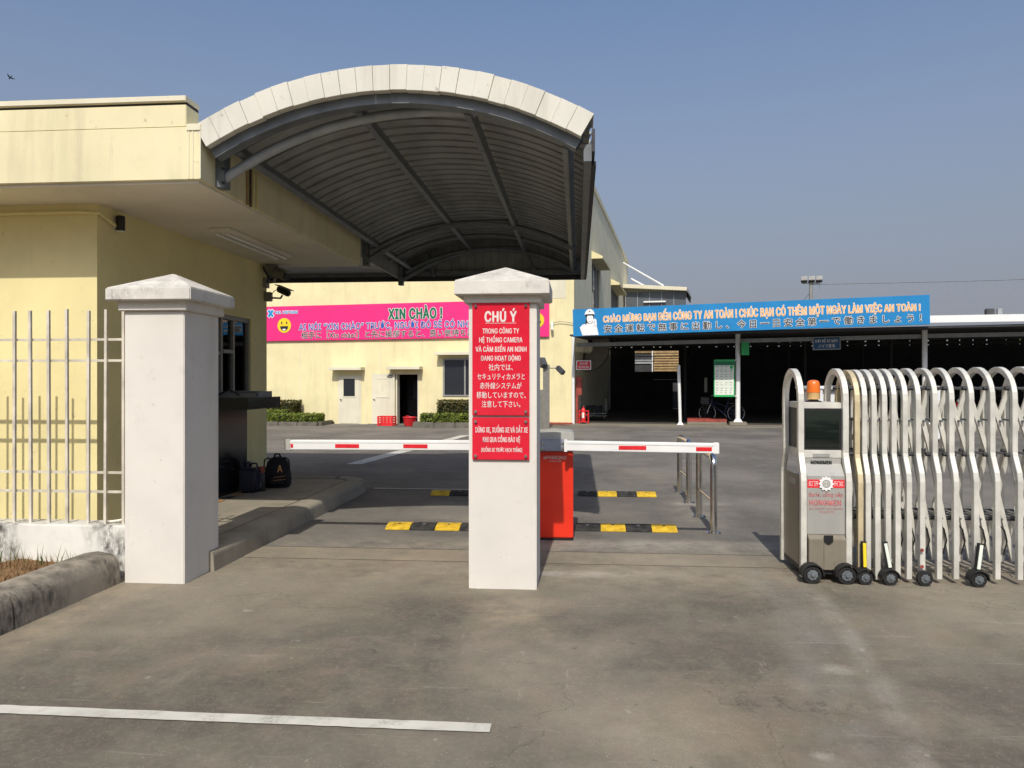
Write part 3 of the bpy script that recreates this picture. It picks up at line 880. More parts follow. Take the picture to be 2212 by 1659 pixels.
# closed door
d1 = B(-9.53, -8.55, -.03, 0, -.12, 1.83).build('door', 'door', fb)
B(-9.45, -8.62, -.045, -.03, -.1, 1.76).build('leaf', 'door', d1, .004)
B(-9.29, -8.8, -.052, -.045, .99, 1.69).build('pane', 'winglass', d1)
MB().box(-9.33, -9.29, -.058, -.045, .95, 1.73).box(-8.8, -8.76, -.058, -.045, .95, 1.73).box(-9.29, -8.8, -.058, -.045, 1.69, 1.73).box(-9.29, -8.8, -.058, -.045, .95, .99).build('pane_frame', 'door', d1)
MB().tube([(-9.42, -.046, .86), (-9.42, -.1, .86), (-9.34, -.1, .85)], .014, 8).build('handle', 'dark', d1, 0, True)
# open door leaf folded back against the wall
d2 = B(-8.04, -7.09, -.12, -.075, -.1, 1.88).build('door', 'door', fb, .004)
B(-7.82, -7.33, -.126, -.12, .98, 1.68).build('pane', 'cream', d2)
MB().box(-7.86, -7.82, -.135, -.12, .94, 1.72).box(-7.33, -7.29, -.135, -.12, .94, 1.72).box(-7.82, -7.33, -.135, -.12, 1.68, 1.72).box(-7.82, -7.33, -.135, -.12, .94, .98).build('pane_frame', 'door', d2)
MB().tube([(-7.97, -.12, .88), (-7.97, -.17, .88), (-7.9, -.17, .87)], .014, 8).build('handle', 'dark', d2, 0, True)
B(-7.4, -7.2, -.17, -.125, 1.76, 1.82).build('closer', 'frame_dk', d2)
MB().tube([(-7.3, -.15, 1.83), (-7.05, -.1, 1.86)], .01, 6).build('closer_arm', 'frame_dk', d2)
MB().box(-7.07, -7.02, -.04, .24, -.1, 1.9).box(-6.18, -6.13, -.01, .24, -.1, 1.9).box(-7.02, -6.18, -.01, .24, 1.86, 1.9).build('door_frame', 'door', fb)
B(-7.1, -6.1, -.25, 0, -.16, -.09).build('door_step', 'slab', fb)
for x0, x1, z in ((-9.77, -8.39, 2.03), (-7.33, -5.96, 2.05), (-5.35, -3.2, 2.6)):
    B(x0, x1, -.42, 0, z, z + .12).build('door_hood', 'cream', fb, .008)
# ground-floor window
w1 = MB().box(-5.14, -3.36, -.03, .08, 2.42, 2.48).box(-5.14, -3.36, -.03, .08, 1.0, 1.06).box(-5.14, -5.07, -.03, .08, 1.06, 2.42).box(-3.43, -3.36, -.03, .08, 1.06, 2.42).box(-4.28, -4.22, -.02, .08, 1.06, 2.42).build('window', 'frame', fb)
for a, b in ((-5.07, -4.28), (-4.22, -3.43)):
    B(a, b, .02, .03, 1.06, 2.42).build('pane', 'winglass', w1)
# side windows with sloping hoods
for a, b in ((5.9, 9.5), (15.6, 21.0)):
    MB().prism([(0, 7.45), (.5, 7.2), (.5, 7.1), (0, 7.1)], 1, a - .1, b + .17).build('window_hood', 'yellow', fb)
    fr = MB(); n = max(2, round((b - a) / 1.2))
    for k in range(n + 1):
        y = a + (b - a - .08) * k / n; fr.box(-.16, -.06, y, y + .08, 4.9, 7.1)
    fr.box(-.16, -.06, a, b, 4.9, 5.0).box(-.16, -.06, a, b, 7.0, 7.1)
    w = fr.build('window', 'frame', fb)
    for k in range(n):
        y = a + (b - a - .08) * k / n + .08; B(-.12, -.11, y, y + (b - a - .08) / n - .08, 5.0, 7.0).build('pane', 'bluepane', w)
# downpipe at the corner
MB().tube([(-.02, -.08, 3.32), (-.02, -.08, .0)], .06, 12).build('downpipe', 'print_white', fb, 0, True)
B(-.95, -.03, -.3, -.02, -.02, .04).build('red_edging', 'red_paint', fb)
# glazed link to the next block with its roof and tie rods
gl = thing('glazed_link', 'grey glazed bridge with white sloping roof behind the blue banner', 'bridge', (FC[0], FC[1], 0), FA)
MB().prism([(.02, 8.02), (4.3, 7.72), (4.3, 7.95), (.02, 8.28)], 1, 24.6, 29).build('roof', 'cream', gl)
MB().prism([(4.3, 7.72), (4.55, 7.3), (4.6, 7.3), (4.36, 7.9)], 1, 24.7, 29).build('roof_return', 'steel', gl)
B(.02, 4.2, 25.1, 25.3, 3.5, 5.4).build('spandrel', 'side', gl)
for k in range(5):
    x = .14 + k * .82; B(x, x + .04, 25.1, 25.16, 5.4, 7.76).build('mullion', 'steel_lt', gl)
    B(x + .04, x + .82, 25.13, 25.14, 5.4, 7.74).build('pane', 'bluepane', gl)
B(4.2, 4.25, 25.1, 29, 3.5, 7.7).build('side_panel', 'bluepane', gl)
B(1.4, 2.9, 24.95, 25.05, 7.0, 7.1).build('lamp', 'print_white', gl)
for p, q in (((.02, 24.7, 9.75), (2.75, 24.9, 8.12)), ((.3, 29.0, 9.2), (2.2, 28.8, 8.1))):
    MB().tube([p, q], .06, 8).build('tie_rod', 'print_white', gl, 0, True)

# ---- motorcycle shed
sh = thing('parking_shed', 'long open-fronted motorcycle parking shed with dark interior', 'shed', (FC[0], FC[1], 0), FA)
B(.0, 34, -1.2, 15, -.1, .006).build('floor_slab', 'slab', sh)
B(.02, 33.9, .35, 14.9, .007, .012).build('inner_floor', 'shed_floor', sh)  # dark sheet over the slab, imitates the shade inside
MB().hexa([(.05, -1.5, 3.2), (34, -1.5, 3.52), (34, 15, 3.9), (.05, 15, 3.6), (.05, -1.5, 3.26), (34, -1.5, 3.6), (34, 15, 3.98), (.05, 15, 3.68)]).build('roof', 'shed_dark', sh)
B(11.75, 34, -1.6, -1.5, 3.48, 3.71).build('roof_fascia', 'print_white', sh)
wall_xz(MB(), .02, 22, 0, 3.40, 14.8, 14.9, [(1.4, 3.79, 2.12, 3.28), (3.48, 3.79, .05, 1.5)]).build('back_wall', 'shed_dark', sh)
mb = MB(); x = .05
random.seed(2)
while x < 22:
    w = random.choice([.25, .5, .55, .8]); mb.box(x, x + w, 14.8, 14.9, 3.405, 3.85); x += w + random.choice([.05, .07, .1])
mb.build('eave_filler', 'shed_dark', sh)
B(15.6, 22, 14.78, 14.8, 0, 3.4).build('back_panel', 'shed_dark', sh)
MB().bar((.08, .2, 2.96), (12.0, .2, 3.14), .12, .14).build('front_beam', 'steel_lt', sh)
MB().bar((12.15, .2, 3.15), (34, .2, 3.34), .12, .14).build('front_beam', 'steel_lt', sh)
col0 = MB().tube([(0, 0, .1), (0, 0, 3.30)], .085, 14).build('column', 'print_white', sh, 0, True)
col0.location = (5.92, 0.02, 0)
inst(col0, sh, (12.07, 0.02, .04)); inst(col0, sh, (18.2, 0.02, .1)); inst(col0, sh, (24.4, 0.02, .1)); inst(col0, sh, (30.6, 0.02, .1))
mb = MB()
for x in (5.92, 12.07, 18.2, 24.4):
    mb = MB().box(x - .3, x + .3, -.28, .3, .0, .13); mb.build('column_base', 'slab', sh, .02)
    MB().hexa([(x - .16, -.1, .13), (x + .16, -.1, .13), (x + .16, .12, .13), (x - .16, .12, .13), (x - .085, -.08, .24), (x + .085, -.08, .24), (x + .085, .1, .24), (x - .085, .1, .24)]).build('base_gusset', 'print_white', sh)
MB().tube([(3.9, .0, 0), (3.84, .0, 2.18)], .058, 12).build('pipe_post', 'print_white', sh, 0, True)
MB().hexa([(3.78, -.1, .0), (4.02, -.1, .0), (4.02, .1, .0), (3.78, .1, .0), (3.84, -.07, .09), (3.96, -.07, .09), (3.96, .07, .09), (3.84, .07, .09)]).build('base_gusset', 'print_white', sh)
for x in (4.05, 8.9, 12.2):
    for y in (5, 10):
        B(x, x + .1, y, y + .1, 0, 3.5).build('inner_post', 'dark', sh)
for y in (4, 8, 12):
    B(.05, 33.8, y, y + .1, 3.2, 3.34).build('rafter', 'dark', sh)
st = B(4.15, 5.55, .3, 1.5, .012, .2).build('step', 'red_paint', sh, .01)
B(4.15, 5.55, .27, .3, .012, .1).build('step_edge', 'slab', sh)
# louvred boards standing in the sun behind the opening in the back wall
for k in range(9):
    x0 = 2.35 if k < 8 else 1.1
    B(x0, 4.3, 17.5, 17.54, 2.02 + k * .155, 2.13 + k * .155).build('slat', 'wood', sh)
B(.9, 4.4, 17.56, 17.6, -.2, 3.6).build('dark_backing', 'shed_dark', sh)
B(1.0, 2.3, 17.5, 17.54, 2.62, 2.86).build('slat', 'steel_lt', sh); B(1.0, 2.3, 17.5, 17.54, 3.28, 3.36).build('slat', 'wood', sh)
for x in (1.0, 2.24, 4.25):
    B(x, x + .06, 17.44, 17.5, -.2, 3.4).build('rack_upright', 'print_white', sh)
B(2.42, 3.8, 13.95, 14.0, 1.66, 1.69).build('light_batten', 'print_white', sh)
B(1.42, 3.78, 14.84, 14.87, 2.68, 2.72).build('opening_bar', 'dark', sh); B(1.42, 3.78, 14.84, 14.87, 2.95, 2.99).build('opening_bar', 'dark', sh)
MB().tube([(5.0, 6.8, 1.1), (5.0, 6.8, 1.75)], .07, 10).build('hanging_bag', 'paper', sh, 0, True)
# grey ventilation duct bending into the wall
mb = MB(); secs = []
for k in range(9):
    a = R(90 * k / 8); r0, r1 = .25, .85
    secs.append((.35 + 0 * a, a))
for lay in range(8):
    a0, a1 = R(90 * lay / 8), R(90 * (lay + 1) / 8)
    ps = []
    for a in (a0, a1):
        for r, y in ((.3, 2.6), (.95, 2.6), (.95, 3.2), (.3, 3.2)):
            ps.append((.1 + r * math.cos(a) * 1.0, y, 2.95 - r * math.sin(a)))
    mb.hexa(ps)
mb.build('duct', 'duct', sh)
B(.4, 1.05, 2.6, 3.2, 2.955, 3.36).build('duct_riser', 'duct', sh)

# ---- signs on the shed and factory
def panel_sign(name, label, loc, rz, w, h, mat, ry=0.0, th=.05, frame=None):
    o = thing(name, label, 'sign', loc, rz, None, ry)
    B(0, w, 0, th, 0, h).build('panel', mat, o, .004)
    if frame:
        f = .03
        MB().box(-f, 0, -.008, th, -f, h + f).box(w, w + f, -.008, th, -f, h + f).box(0, w, -.008, th, -f, 0).box(0, w, -.008, th, h, h + f).build('frame', frame, o)
    return o

bl = panel_sign('banner_board', 'long blue welcome banner along the front of the parking shed roof', FW(.2, -1.66, 3.18), FA, 11.56, .955, 'blue', -1.2, .09)
bulge = lambda u: 1.0 + .32 * math.sin(math.pi * min(1, max(0, u))) ** .7
text('CHÀO MỪNG BẠN ĐẾN CÔNG TY AN TOÀN ! CHÚC BẠN CÓ THÊM MỘT NGÀY LÀM VIỆC AN TOÀN !', 1.08, 11.27, .455, .205, -.016, 'print_orange', bl, .024, 'print_white', .019, 'lettering', 0, bulge)
text(' '.join('安全運転で無事に出勤し、今日一日安全第一で働きましょう！'), 1.1, 11.3, .115, .195, -.016, 'print_black', bl, .016, 'print_white', .018)
# printed worker in white helmet
poly([(.33, .02), (.24, .3), (.34, .40), (.50, .44), (.50, .5), (.70, .5), (.70, .45), (.72, .42), (.83, .37), (.90, .02)], -.012, 'print_white', bl, 'printed_worker')
poly([(.44, .36), (.47, .74), (.75, .74), (.73, .52), (.66, .43), (.56, .43), (.5, .46)], -.016, 'print_black', bl, 'printed_hair')
poly(circle_pts(.61, .60, .115, .165), -.020, 'print_white', bl, 'printed_face')
poly(circle_pts(.60, .73, .175, .21, 18, 0, 180), -.024, 'print_white', bl, 'printed_helmet')
poly([(.43, .715), (.77, .715), (.75, .76), (.45, .76)], -.028, 'print_black', bl, 'printed_helmet_band')
poly([(.57, .84), (.63, .84), (.6, .89)], -.028, 'print_black', bl, 'printed_badge')
poly([(.70, .34), (.72, .56), (.78, .60), (.83, .56), (.85, .36)], -.024, 'print_white', bl, 'printed_hand')
for x in (.565, .65):
    poly(circle_pts(x, .62, .018, .01, 8), -.024, 'print_grey', bl, 'printed_eye')
poly(circle_pts(.61, .505, .03, .008, 8), -.024, 'print_red', bl, 'printed_mouth')
poly([(.75, .40), (.765, .52), (.78, .52), (.77, .40)], -.028, 'print_grey', bl, 'printed_finger_line')

pk = panel_sign('banner_board', 'wide pink greeting banner with smiling face on the cream factory wall', FW(-13.1, -.1, 3.23), FA, 12.17, 1.41, 'pink', -.2, .06, None)
def psx(s): return s + 13.1
text('XIN CHÀO !', psx(-7.34), psx(-3.9 + .0) - 1.25, .80, .385, -.016, 'print_green', pk, .04, 'print_white', .04)
text('AI NÓI “XIN CHÀO” TRƯỚC, NGƯỜI ĐÓ SẼ CÓ NHIỀU', psx(-11.2), psx(-3.6), .42, .25, -.016, 'print_blue', pk, .016, 'print_white', .019)
text('相手に［Xin chào!］と先に挨拶すると、良い気持ちになり', psx(-11.1), psx(-3.3), .09, .215, -.016, 'print_black', pk, .006, 'print_white', .012)
text('HAL VIETNAM', psx(-12.25), psx(-11.27), 1.11, .11, -.016, 'print_cyan', pk, .03, 'print_white', .018)
for s in (1, -1):                    # blue crossed logo
    c0 = psx(-12.46); z0 = 1.13
    for mat, w, y in (('print_white', .075, -.012), ('print_cyan', .05, -.018 - .002 * s)):
        a = Vector((c0 - .1, z0 - .13 * s)); b = Vector((c0 + .1, z0 + .13 * s)); d = (b - a).normalized(); nrm = Vector((-d.y, d.x)) * w
        poly([tuple(a - nrm - d * (w - .05)), tuple(b - nrm + d * (w - .05)), tuple(b + nrm + d * (w - .05)), tuple(a + nrm - d * (w - .05))], y - (.001 if s > 0 else 0), mat, pk, 'printed_logo')
def smiley(cx, cz, r):
    poly(circle_pts(cx + .015, cz - .02, r, r), -.008, 'print_red', pk, 'printed_face_edge')
    poly(circle_pts(cx, cz, r, r), -.012, 'print_yellow', pk, 'printed_face')
    for dx in (-.11, .11):
        poly(circle_pts(cx + dx, cz + .1, .028, .06, 14), -.016, 'print_black', pk, 'printed_eye')
    poly(circle_pts(cx, cz - .03, .18, .2, 14, 180, 360), -.016, 'print_black', pk, 'printed_mouth')
    poly(circle_pts(cx, cz - .17, .08, .035, 12), -.020, 'print_white', pk, 'printed_tongue')
smiley(psx(-11.86), .63, .30); smiley(psx(-1.42), .63, .30)

s3 = panel_sign('direction_sign', 'small blue motorcycle parking sign hanging from the shed beam', FW(8.5, .08, 2.72), FA, .86, .40, 'blue_sm', -1, .03, 'steel_lt')
text('NƠI ĐỂ XE MÁY', .06, .80, .235, .095, -.01, 'print_white', s3, .03)
text('バイク置場', .16, .70, .06, .09, -.01, 'print_white', s3, .012)
s4 = panel_sign('notice_board', 'green and white printed notice board bracketed to a white shed column', FW(5.08, -.12, 1.03), FA, .72, 1.34, 'green_board', 0, .03)
B(.03, .69, -.004, 0, .07, 1.13).build('printed_sheet', 'paper', s4)
B(.02, .70, -.003, 0, 1.14, 1.27).build('printed_band', 'print_green', s4)
for z, n in ((1.08, 3), (.96, 5), (.9, 5), (.8, 5), (.72, 4), (.62, 6), (.5, 5), (.42, 5), (.3, 5), (.22, 5), (.14, 4)):
    for k in range(4):
        x = .07 + k * .16; B(x, x + random.uniform(.05, .09), -.007, -.004, z, z + .02).build('printed_line', 'print_grey', s4)
poly([(.56, 1.12), (.56, 1.04), (.61, .98), (.66, 1.04), (.66, 1.12)], -.008, 'green_board', s4, 'printed_shield')
for z in (.02, 1.3):
    B(.72, .80, .005, .02, z, z + .03).build('bracket', 'print_white', s4)
s5 = tag(B(0, .04, 0, .28, 0, .45).build('green_box', 'green_board'), 'small green box high on the white shed column', 'box')
s5.location = FW(6.02, -.2, 2.52); s5.rotation_euler = (0, 0, R(FA - 70))
s6 = panel_sign('fire_sign', 'small pinkish red fire hydrant sign on the shed end wall', FW(.12, -.06, 2.05), FA, .5, .29, 'print_brightred', 0, .02, 'print_white')
text('消火栓', .1, .4, .165, .075, -.006, 'print_white', s6, .01)
text('VÒI CỨU HỎA', .05, .45, .04, .065, -.006, 'print_white', s6, .03)

# ================================================================== OBJECTS IN THE GATEWAY
# ---- red notices on the middle pillar
def red_notice(label, z0, h):
    o = thing('notice_plate', label, 'sign', (-.81, 5.868, z0), 0, 'red notices on the pillar')
    B(0, .44, 0, .012, 0, h).build('panel', 'red_sign', o, .003)
    for x in (.027, .413):
        for z in (.03, h - .03):
            MB().lathe([(.011, -.016), (.013, -.008), (.013, .0), (.006, .02)], (x, 0, z), 1, 12).build('standoff_screw', 'stainless', o, 0, True)
    return o
n1 = red_notice('tall red security camera notice on the middle white pillar', 1.335, .87)
K = .44 / 425.0
def nx(x): return (x - 187) * K
def nz(y): return (1230 - y) * (.87 / 865)
for body, x0, x1, yb, cap, bold in (
    ('CHÚ Ý', 283, 515, 514, 74, .035), ('TRONG CÔNG TY', 265, 535, 604, 36, .02), ('HỆ THỐNG CAMERA', 240, 560, 672, 36, .02),
    ('VÀ CẢM BIẾN AN NINH', 213, 590, 743, 36, .02), ('ĐANG HOẠT ĐỘNG', 252, 548, 811, 35, .02),
    ('社内では、', 310, 490, 882, 36, .008), ('セキュリティカメラと', 225, 578, 953, 36, .008), ('赤外線システムが', 245, 555, 1023, 36, .008),
    ('移動していますので、', 220, 585, 1094, 36, .008), ('注意して下さい。', 258, 545, 1163, 36, .008)):
    text(body, nx(x0), nx(x1), nz(yb), cap * K, -.0015, 'sign_white', n1, bold)
B(nx(285), nx(515), -.0015, 0, nz(527), nz(524)).build('underline', 'sign_white', n1)
n2 = red_notice('shorter red notice telling riders to dismount, lower on the middle pillar', .995, .325)
def nz2(y): return (1562 - y) * (.325 / 325)
for body, x0, x1, yb, cap in (('DỪNG XE, XUỐNG XE VÀ DẮT XE', 212, 600, 1352, 38), ('KHI QUA CỔNG BẢO VỆ', 268, 543, 1425, 36), ('(XUỐNG XE TRƯỚC VẠCH TRẮNG)', 255, 558, 1500, 28)):
    text(body, nx(x0), nx(x1), nz2(yb), cap * K, -.0015, 'sign_white', n2, .016)

# ---- barrier
br = thing('barrier_gate', 'orange red parking barrier cabinet with long white boom arm', 'barrier', (0, 0, 0))
cab = B(-.44, -.05, 7.74, 8.06, .02, .90).build('cabinet', 'cab_red', br, .012, True)
B(-.445, -.045, 7.735, 8.065, .0, .02).build('plinth', 'black', br)
B(-.088, -.048, 7.728, 7.742, .03, .80).build('cabinet_flange', 'cab_red', cab, .004)
MB().prism([(-.45, .90), (-.04, .90), (-.04, 1.075), (-.07, 1.095), (-.25, 1.105), (-.43, 1.09), (-.45, 1.07)], 1, 7.70, 8.08).build('cabinet_top', 'cabcap', br, .012, True)
text('ePARKING', -.345, -.115, .815, .032, 7.7345, 'print_white', cab, .0)
text('CAR PARK BARRIER', -.29, -.16, .79, .009, 7.7345, 'print_white', cab, .0)
B(-.40, -.135, 7.62, 7.7, .905, 1.02).build('arm_clamp', 'clamp', br, .008)
for x in (-.355, -.15):
    for z in (.935, .985):
        MB().lathe([(.013, 0), (.013, -.008), (.006, -.014)], (x, 7.62, z), 1, 10).build('clamp_bolt', 'stainless', br, 0, True)
def boom(x0, x1, z0, z1, reds):
    a = MB().hexa([(x0, 7.55, z0), (x1, 7.55, z1), (x1, 7.6, z1), (x0, 7.6, z0), (x0, 7.55, z0 + .1), (x1, 7.55, z1 + .1), (x1, 7.6, z1 + .1), (x0, 7.6, z0 + .1)]).build('boom_arm', 'arm_white', br, .006)
    MB().hexa([(x0, 7.546, z0 + .072), (x1, 7.546, z1 + .072), (x1, 7.55, z1 + .072), (x0, 7.55, z0 + .072), (x0, 7.546, z0 + .09), (x1, 7.546, z1 + .09), (x1, 7.55, z1 + .09), (x0, 7.55, z0 + .09)]).build('boom_lip', 'arm_white', a)
    for r0, r1 in reds:
        z = z0 + (z1 - z0) * (r0 - x0) / (x1 - x0)
        B(r0, r1, 7.5465, 7.55, z + .022, z + .06).build('reflector', 'refl_red', a)
    return a
boom(-2.90, -.42, .905, .915, [(-2.89, -2.865), (-2.43, -2.185), (-1.735, -1.49)])
boom(-.12, 1.33, .915, .90, [(.395, .66), (1.135, 1.345 - .06)])
B(-2.955, -2.895, 7.545, 7.605, .895, 1.012).build('boom_end_cap', 'cabcap', br, .006)
B(1.30, 1.355, 7.545, 7.605, .895, 1.005).build('boom_end_cap', 'arm_white', br, .006)
B(-.135, -.105, 7.54, 7.61, .905, 1.025).build('boom_collar', 'arm_white', br, .004)

# ---- speed humps: rubber blocks
def hump(label, segs, y0):
    h = thing('speed_hump', label, 'speed hump', (0, y0, 0), 0, 'yellow and black rubber speed humps')
    prof = [(0, 0), (0, .012), (.06, .035), (.12, .048), (.175, .052), (.23, .048), (.29, .035), (.35, .012), (.35, 0)]
    for x0, x1, c in segs:
        o = MB().prism(prof, 0, x0 + .003, x1 - .003).build('block', 'hump_' + c, h, .004, True)
        t = MB(); xm = (x0 + x1) / 2
        for k in range(6):           # raised tread ribs
            for s in (-1, 1):
                a = (xm + s * (.015 + k * .006), .085 + k * .014); b = (xm + s * (.045 + k * .012), .04 + k * .0)
                za = lambda yy: .0135 + (yy / .06 * .022 if yy < .06 else .022 + (yy - .06) / .06 * .0135)
                t.bar((a[0], a[1], za(a[1])), (b[0], b[1], za(b[1])), .004, .006)
        t.build('tread', 'hump_' + c, o)
        MB().lathe([(.018, 0), (.018, .004), (.01, .004)], (xm, .13, .047), 2, 10).build('fixing_bolt', 'dark' if c == 'yellow' else 'steel', o)
    return h
def segs(x0, n, first):
    return [(x0 + .27 * k, x0 + .27 * (k + 1), ('yellow', 'black')[(k + first) % 2]) for k in range(n)]
hump('yellow and black rubber speed hump nearest the barrier, left of the pillar', segs(-2.07, 6, 0), 8.12)
hump('yellow and black rubber speed hump nearest the barrier, right of the red cabinet', segs(-.03, 4, 1), 8.22)
hump('yellow and black rubber speed hump in the canopy shade, left of the pillar', segs(-2.06, 6, 0), 10.6)
hump('yellow and black rubber speed hump further back, right of the red cabinet', segs(0.0, 4, 1), 10.7)

# ---- stainless hoop rails
def hoop_rail(label, x, y0, y1):
    o = thing('hoop_rail', label, 'guard rail', (0, 0, 0), 0, 'stainless hoop rails')
    h, r = .80, .09
    p = [(x, y0, .01), (x, y0, h - r)] + [(x, y0 + r - r * math.cos(R(a)), h - r + r * math.sin(R(a))) for a in (20, 45, 70, 90)]
    p += [(x, y1 - r + r * math.sin(R(a)), h - r + r * math.cos(R(a))) for a in (0, 20, 45, 70, 90)] + [(x, y1, .01)]
    MB().tube(p, .037, 18).build('hoop', 'stainless', o, 0, True)
    MB().tube([(x, y0 + .03, .33), (x, y1 - .03, .33)], .016, 12).build('cross_bar', 'stainless', o, 0, True)
    for y in (y0, y1):
        B(x - .075, x + .075, y - .075, y + .075, 0, .012).build('base_plate', 'stainless', o, .002)
        for dx in (-.055, .055):
            MB().lathe([(.01, 0), (.01, .012)], (x + dx, y - .055, .012), 2, 6).build('anchor_bolt', 'dark', o)
hoop_rail('stainless steel hoop rail closest to the barrier arm tip', 1.42, 8.23, 9.21)
hoop_rail('stainless steel hoop rail further back behind the barrier arm', 1.45, 10.25, 11.17)

# ---- retractable gate
gt = thing('retractable_gate', 'cream alloy retractable folding gate with wheeled drive unit', 'gate', (0, 0, 0))
def hoop_outline(t, zt=1.68):
    """centre path (y,z) of a hoop and the offset outline of half thickness t"""
    P = [(6.35, .03), (6.35, .80), (6.36, .86), (6.415, .98), (6.425, 1.02), (6.425, zt - .235)]
    yc, rr = (6.425 + 6.875) / 2, .225
    P += [(yc - rr * math.cos(R(a)), zt - .235 + (rr + .01) * math.sin(R(a))) for a in range(12, 169, 12)]
    P += [(6.875, zt - .235), (6.875, 1.02), (6.885, .98), (6.94, .86), (6.95, .80), (6.95, .03)]
    out, inn = [], []
    for i, p in enumerate(P):
        a = Vector(P[max(0, i - 1)]); b = Vector(P[min(len(P) - 1, i + 1)])
        d = (b - a).normalized(); nn = Vector((-d.y, d.x)) * t
        out.append(tuple(Vector(p) + nn)); inn.append(tuple(Vector(p) - nn))
    return out, inn
def hoop_mesh(name, mat, wdt, t, parent):
    out, inn = hoop_outline(t)
    mb = MB(); n = len(out)
    for x in (-wdt / 2, wdt / 2):
        mb.v += [(x, y, z) for y, z in out] + [(x, y, z) for y, z in inn]
    for i in range(n - 1):
        o0, o1, i0, i1 = i, i + 1, n + i, n + i + 1
        mb.f += [(o0, o1, i1, i0), (2 * n + o0, 2 * n + i0, 2 * n + i1, 2 * n + o1), (o0, 2 * n + o0, 2 * n + o1, o1), (i0, i1, 2 * n + i1, 2 * n + i0)]
    mb.f += [(0, n, 3 * n, 2 * n), (n - 1, 3 * n - 1, 4 * n - 1, 2 * n - 1)]
    return mb.build(name, mat, parent, .003, False, 1)
h0 = hoop_mesh('hoop', 'alu', .046, .025, gt); h0.location = (1.80, 0, 0)
hx = [2.15, 2.24, 2.30, 2.37, 2.45, 2.525, 2.61, 2.71, 2.84, 2.97, 3.12, 3.28, 3.445, 3.62, 3.80, 3.98, 4.16]
random.seed(4)
hy = hoop_mesh('hoop', 'alu_yellow', .041, .023, gt); hy.location = (2.24, 0, -.01)
h1 = hoop_mesh('hoop', 'alu', .041, .023, gt); h1.location = (2.30, .005, -.008)
inst(h0, gt, (2.15, 0, 0))
for k, x in enumerate(hx[3:]):
    inst(h1, gt, (x, random.uniform(-.006, .006), -.006 + .0022 * k))
# lattice bars and pivots
LV = ((1.54, 1.01), (1.01, .17))
mid = (1.28, .50)
sp0 = MB().tube([(-.05, 0, 0), (.05, 0, 0)], .016, 8).build('pivot_pin', 'dark', gt, 0, True)
sp0.location = (2.24, 6.46, 1.54)
for i, (a, b) in enumerate(zip(hx, hx[1:])):
    if i == 0: continue
    for (zt, zb) in LV:
        lo = zb < .5
        MB().bar((a, 6.478, zt), (b, 6.478 - (.05 if lo else 0), zb), .034, .022, (0, 1, 0)).build('lattice_bar', 'alu', gt)
        MB().bar((b, 6.832, zt), (a, 6.832 + (.05 if lo else 0), zb), .034, .022, (0, 1, 0)).build('lattice_bar', 'alu', gt)
    for z in mid:
        MB().tube([((a + b) / 2, 6.43, z), ((a + b) / 2, 6.87, z)], .009, 8).build('cross_pin', 'steel', gt, 0, True)
for x in hx[1:]:
    for z in (1.54, 1.01, .50):
        for yf in (6.455, 6.845):
            inst(sp0, gt, (x, yf, z))
        MB().tube([(x, 6.46, z - .0), (x, 6.84, z)], .011, 8).build('cross_pin', 'alu_dark', gt, 0, True)
for a, b in zip(hx[5:], hx[6:]):
    m = (a + b) / 2
    MB().tube([(a + .02, 6.4, .48), (m, 6.4, .42), (m + .02, 6.4, .33), (m - .01, 6.4, .22)], .006, 6).build('cable', 'black', gt, 0, True)
# drive unit
du = B(1.83, 2.125, 6.44, 6.87, .10, .80).build('drive_body', 'drive_low', gt)
B(1.825, 2.125, 6.435, 6.86, 1.375, 1.425).build('head_rail', 'alu', gt, .004)
B(1.825, 2.125, 6.43, 6.865, .975, 1.04).build('middle_rail', 'alu', gt, .004)
B(1.90, 2.03, 6.424, 6.43, .985, 1.012).build('maker_plate', 'alu_dark', gt)
scr = B(1.825, 2.125, 6.435, 6.86, 1.042, 1.373).build('screen_housing', 'black', gt)
B(1.843, 2.107, 6.43, 6.4345, 1.06, 1.355).build('screen', 'screen', scr)
B(1.8285, 1.8325, 6.46, 6.84, 1.06, 1.36).build('side_pane', 'screen', scr)
MB().prism([(6.435, .975), (6.435, .93), (6.345, .84), (6.345, .375), (6.50, .375), (6.50, .975)], 0, 1.83, 2.122).build('front_panel', 'drive_steel', gt)
B(1.7985, 1.8015, 6.47, 6.92, .1, .83).build('side_panel', 'drive_low', gt)
B(1.796, 1.7985, 6.55, 6.75, .74, .79).build('side_plate', 'alu_dark', gt)
MB().prism([(6.345, .372), (6.30, .34), (6.30, .10), (6.95, .10), (6.95, .372)], 0, 1.832, 2.12).build('skirt', 'drive_low', gt, .004)
MB().prism([(1.945, .375), (2.015, .375), (2.015, .325), (1.98, .30), (1.945, .325)], 1, 6.29, 6.30).build('skirt_badge', 'black', gt)
B(1.945, 2.015, 6.296, 6.30, .10, .30).build('skirt_rib', 'drive_low', gt, .003)
B(1.80, 2.14, 6.33, 6.96, .06, .10).build('chassis', 'dark', gt)
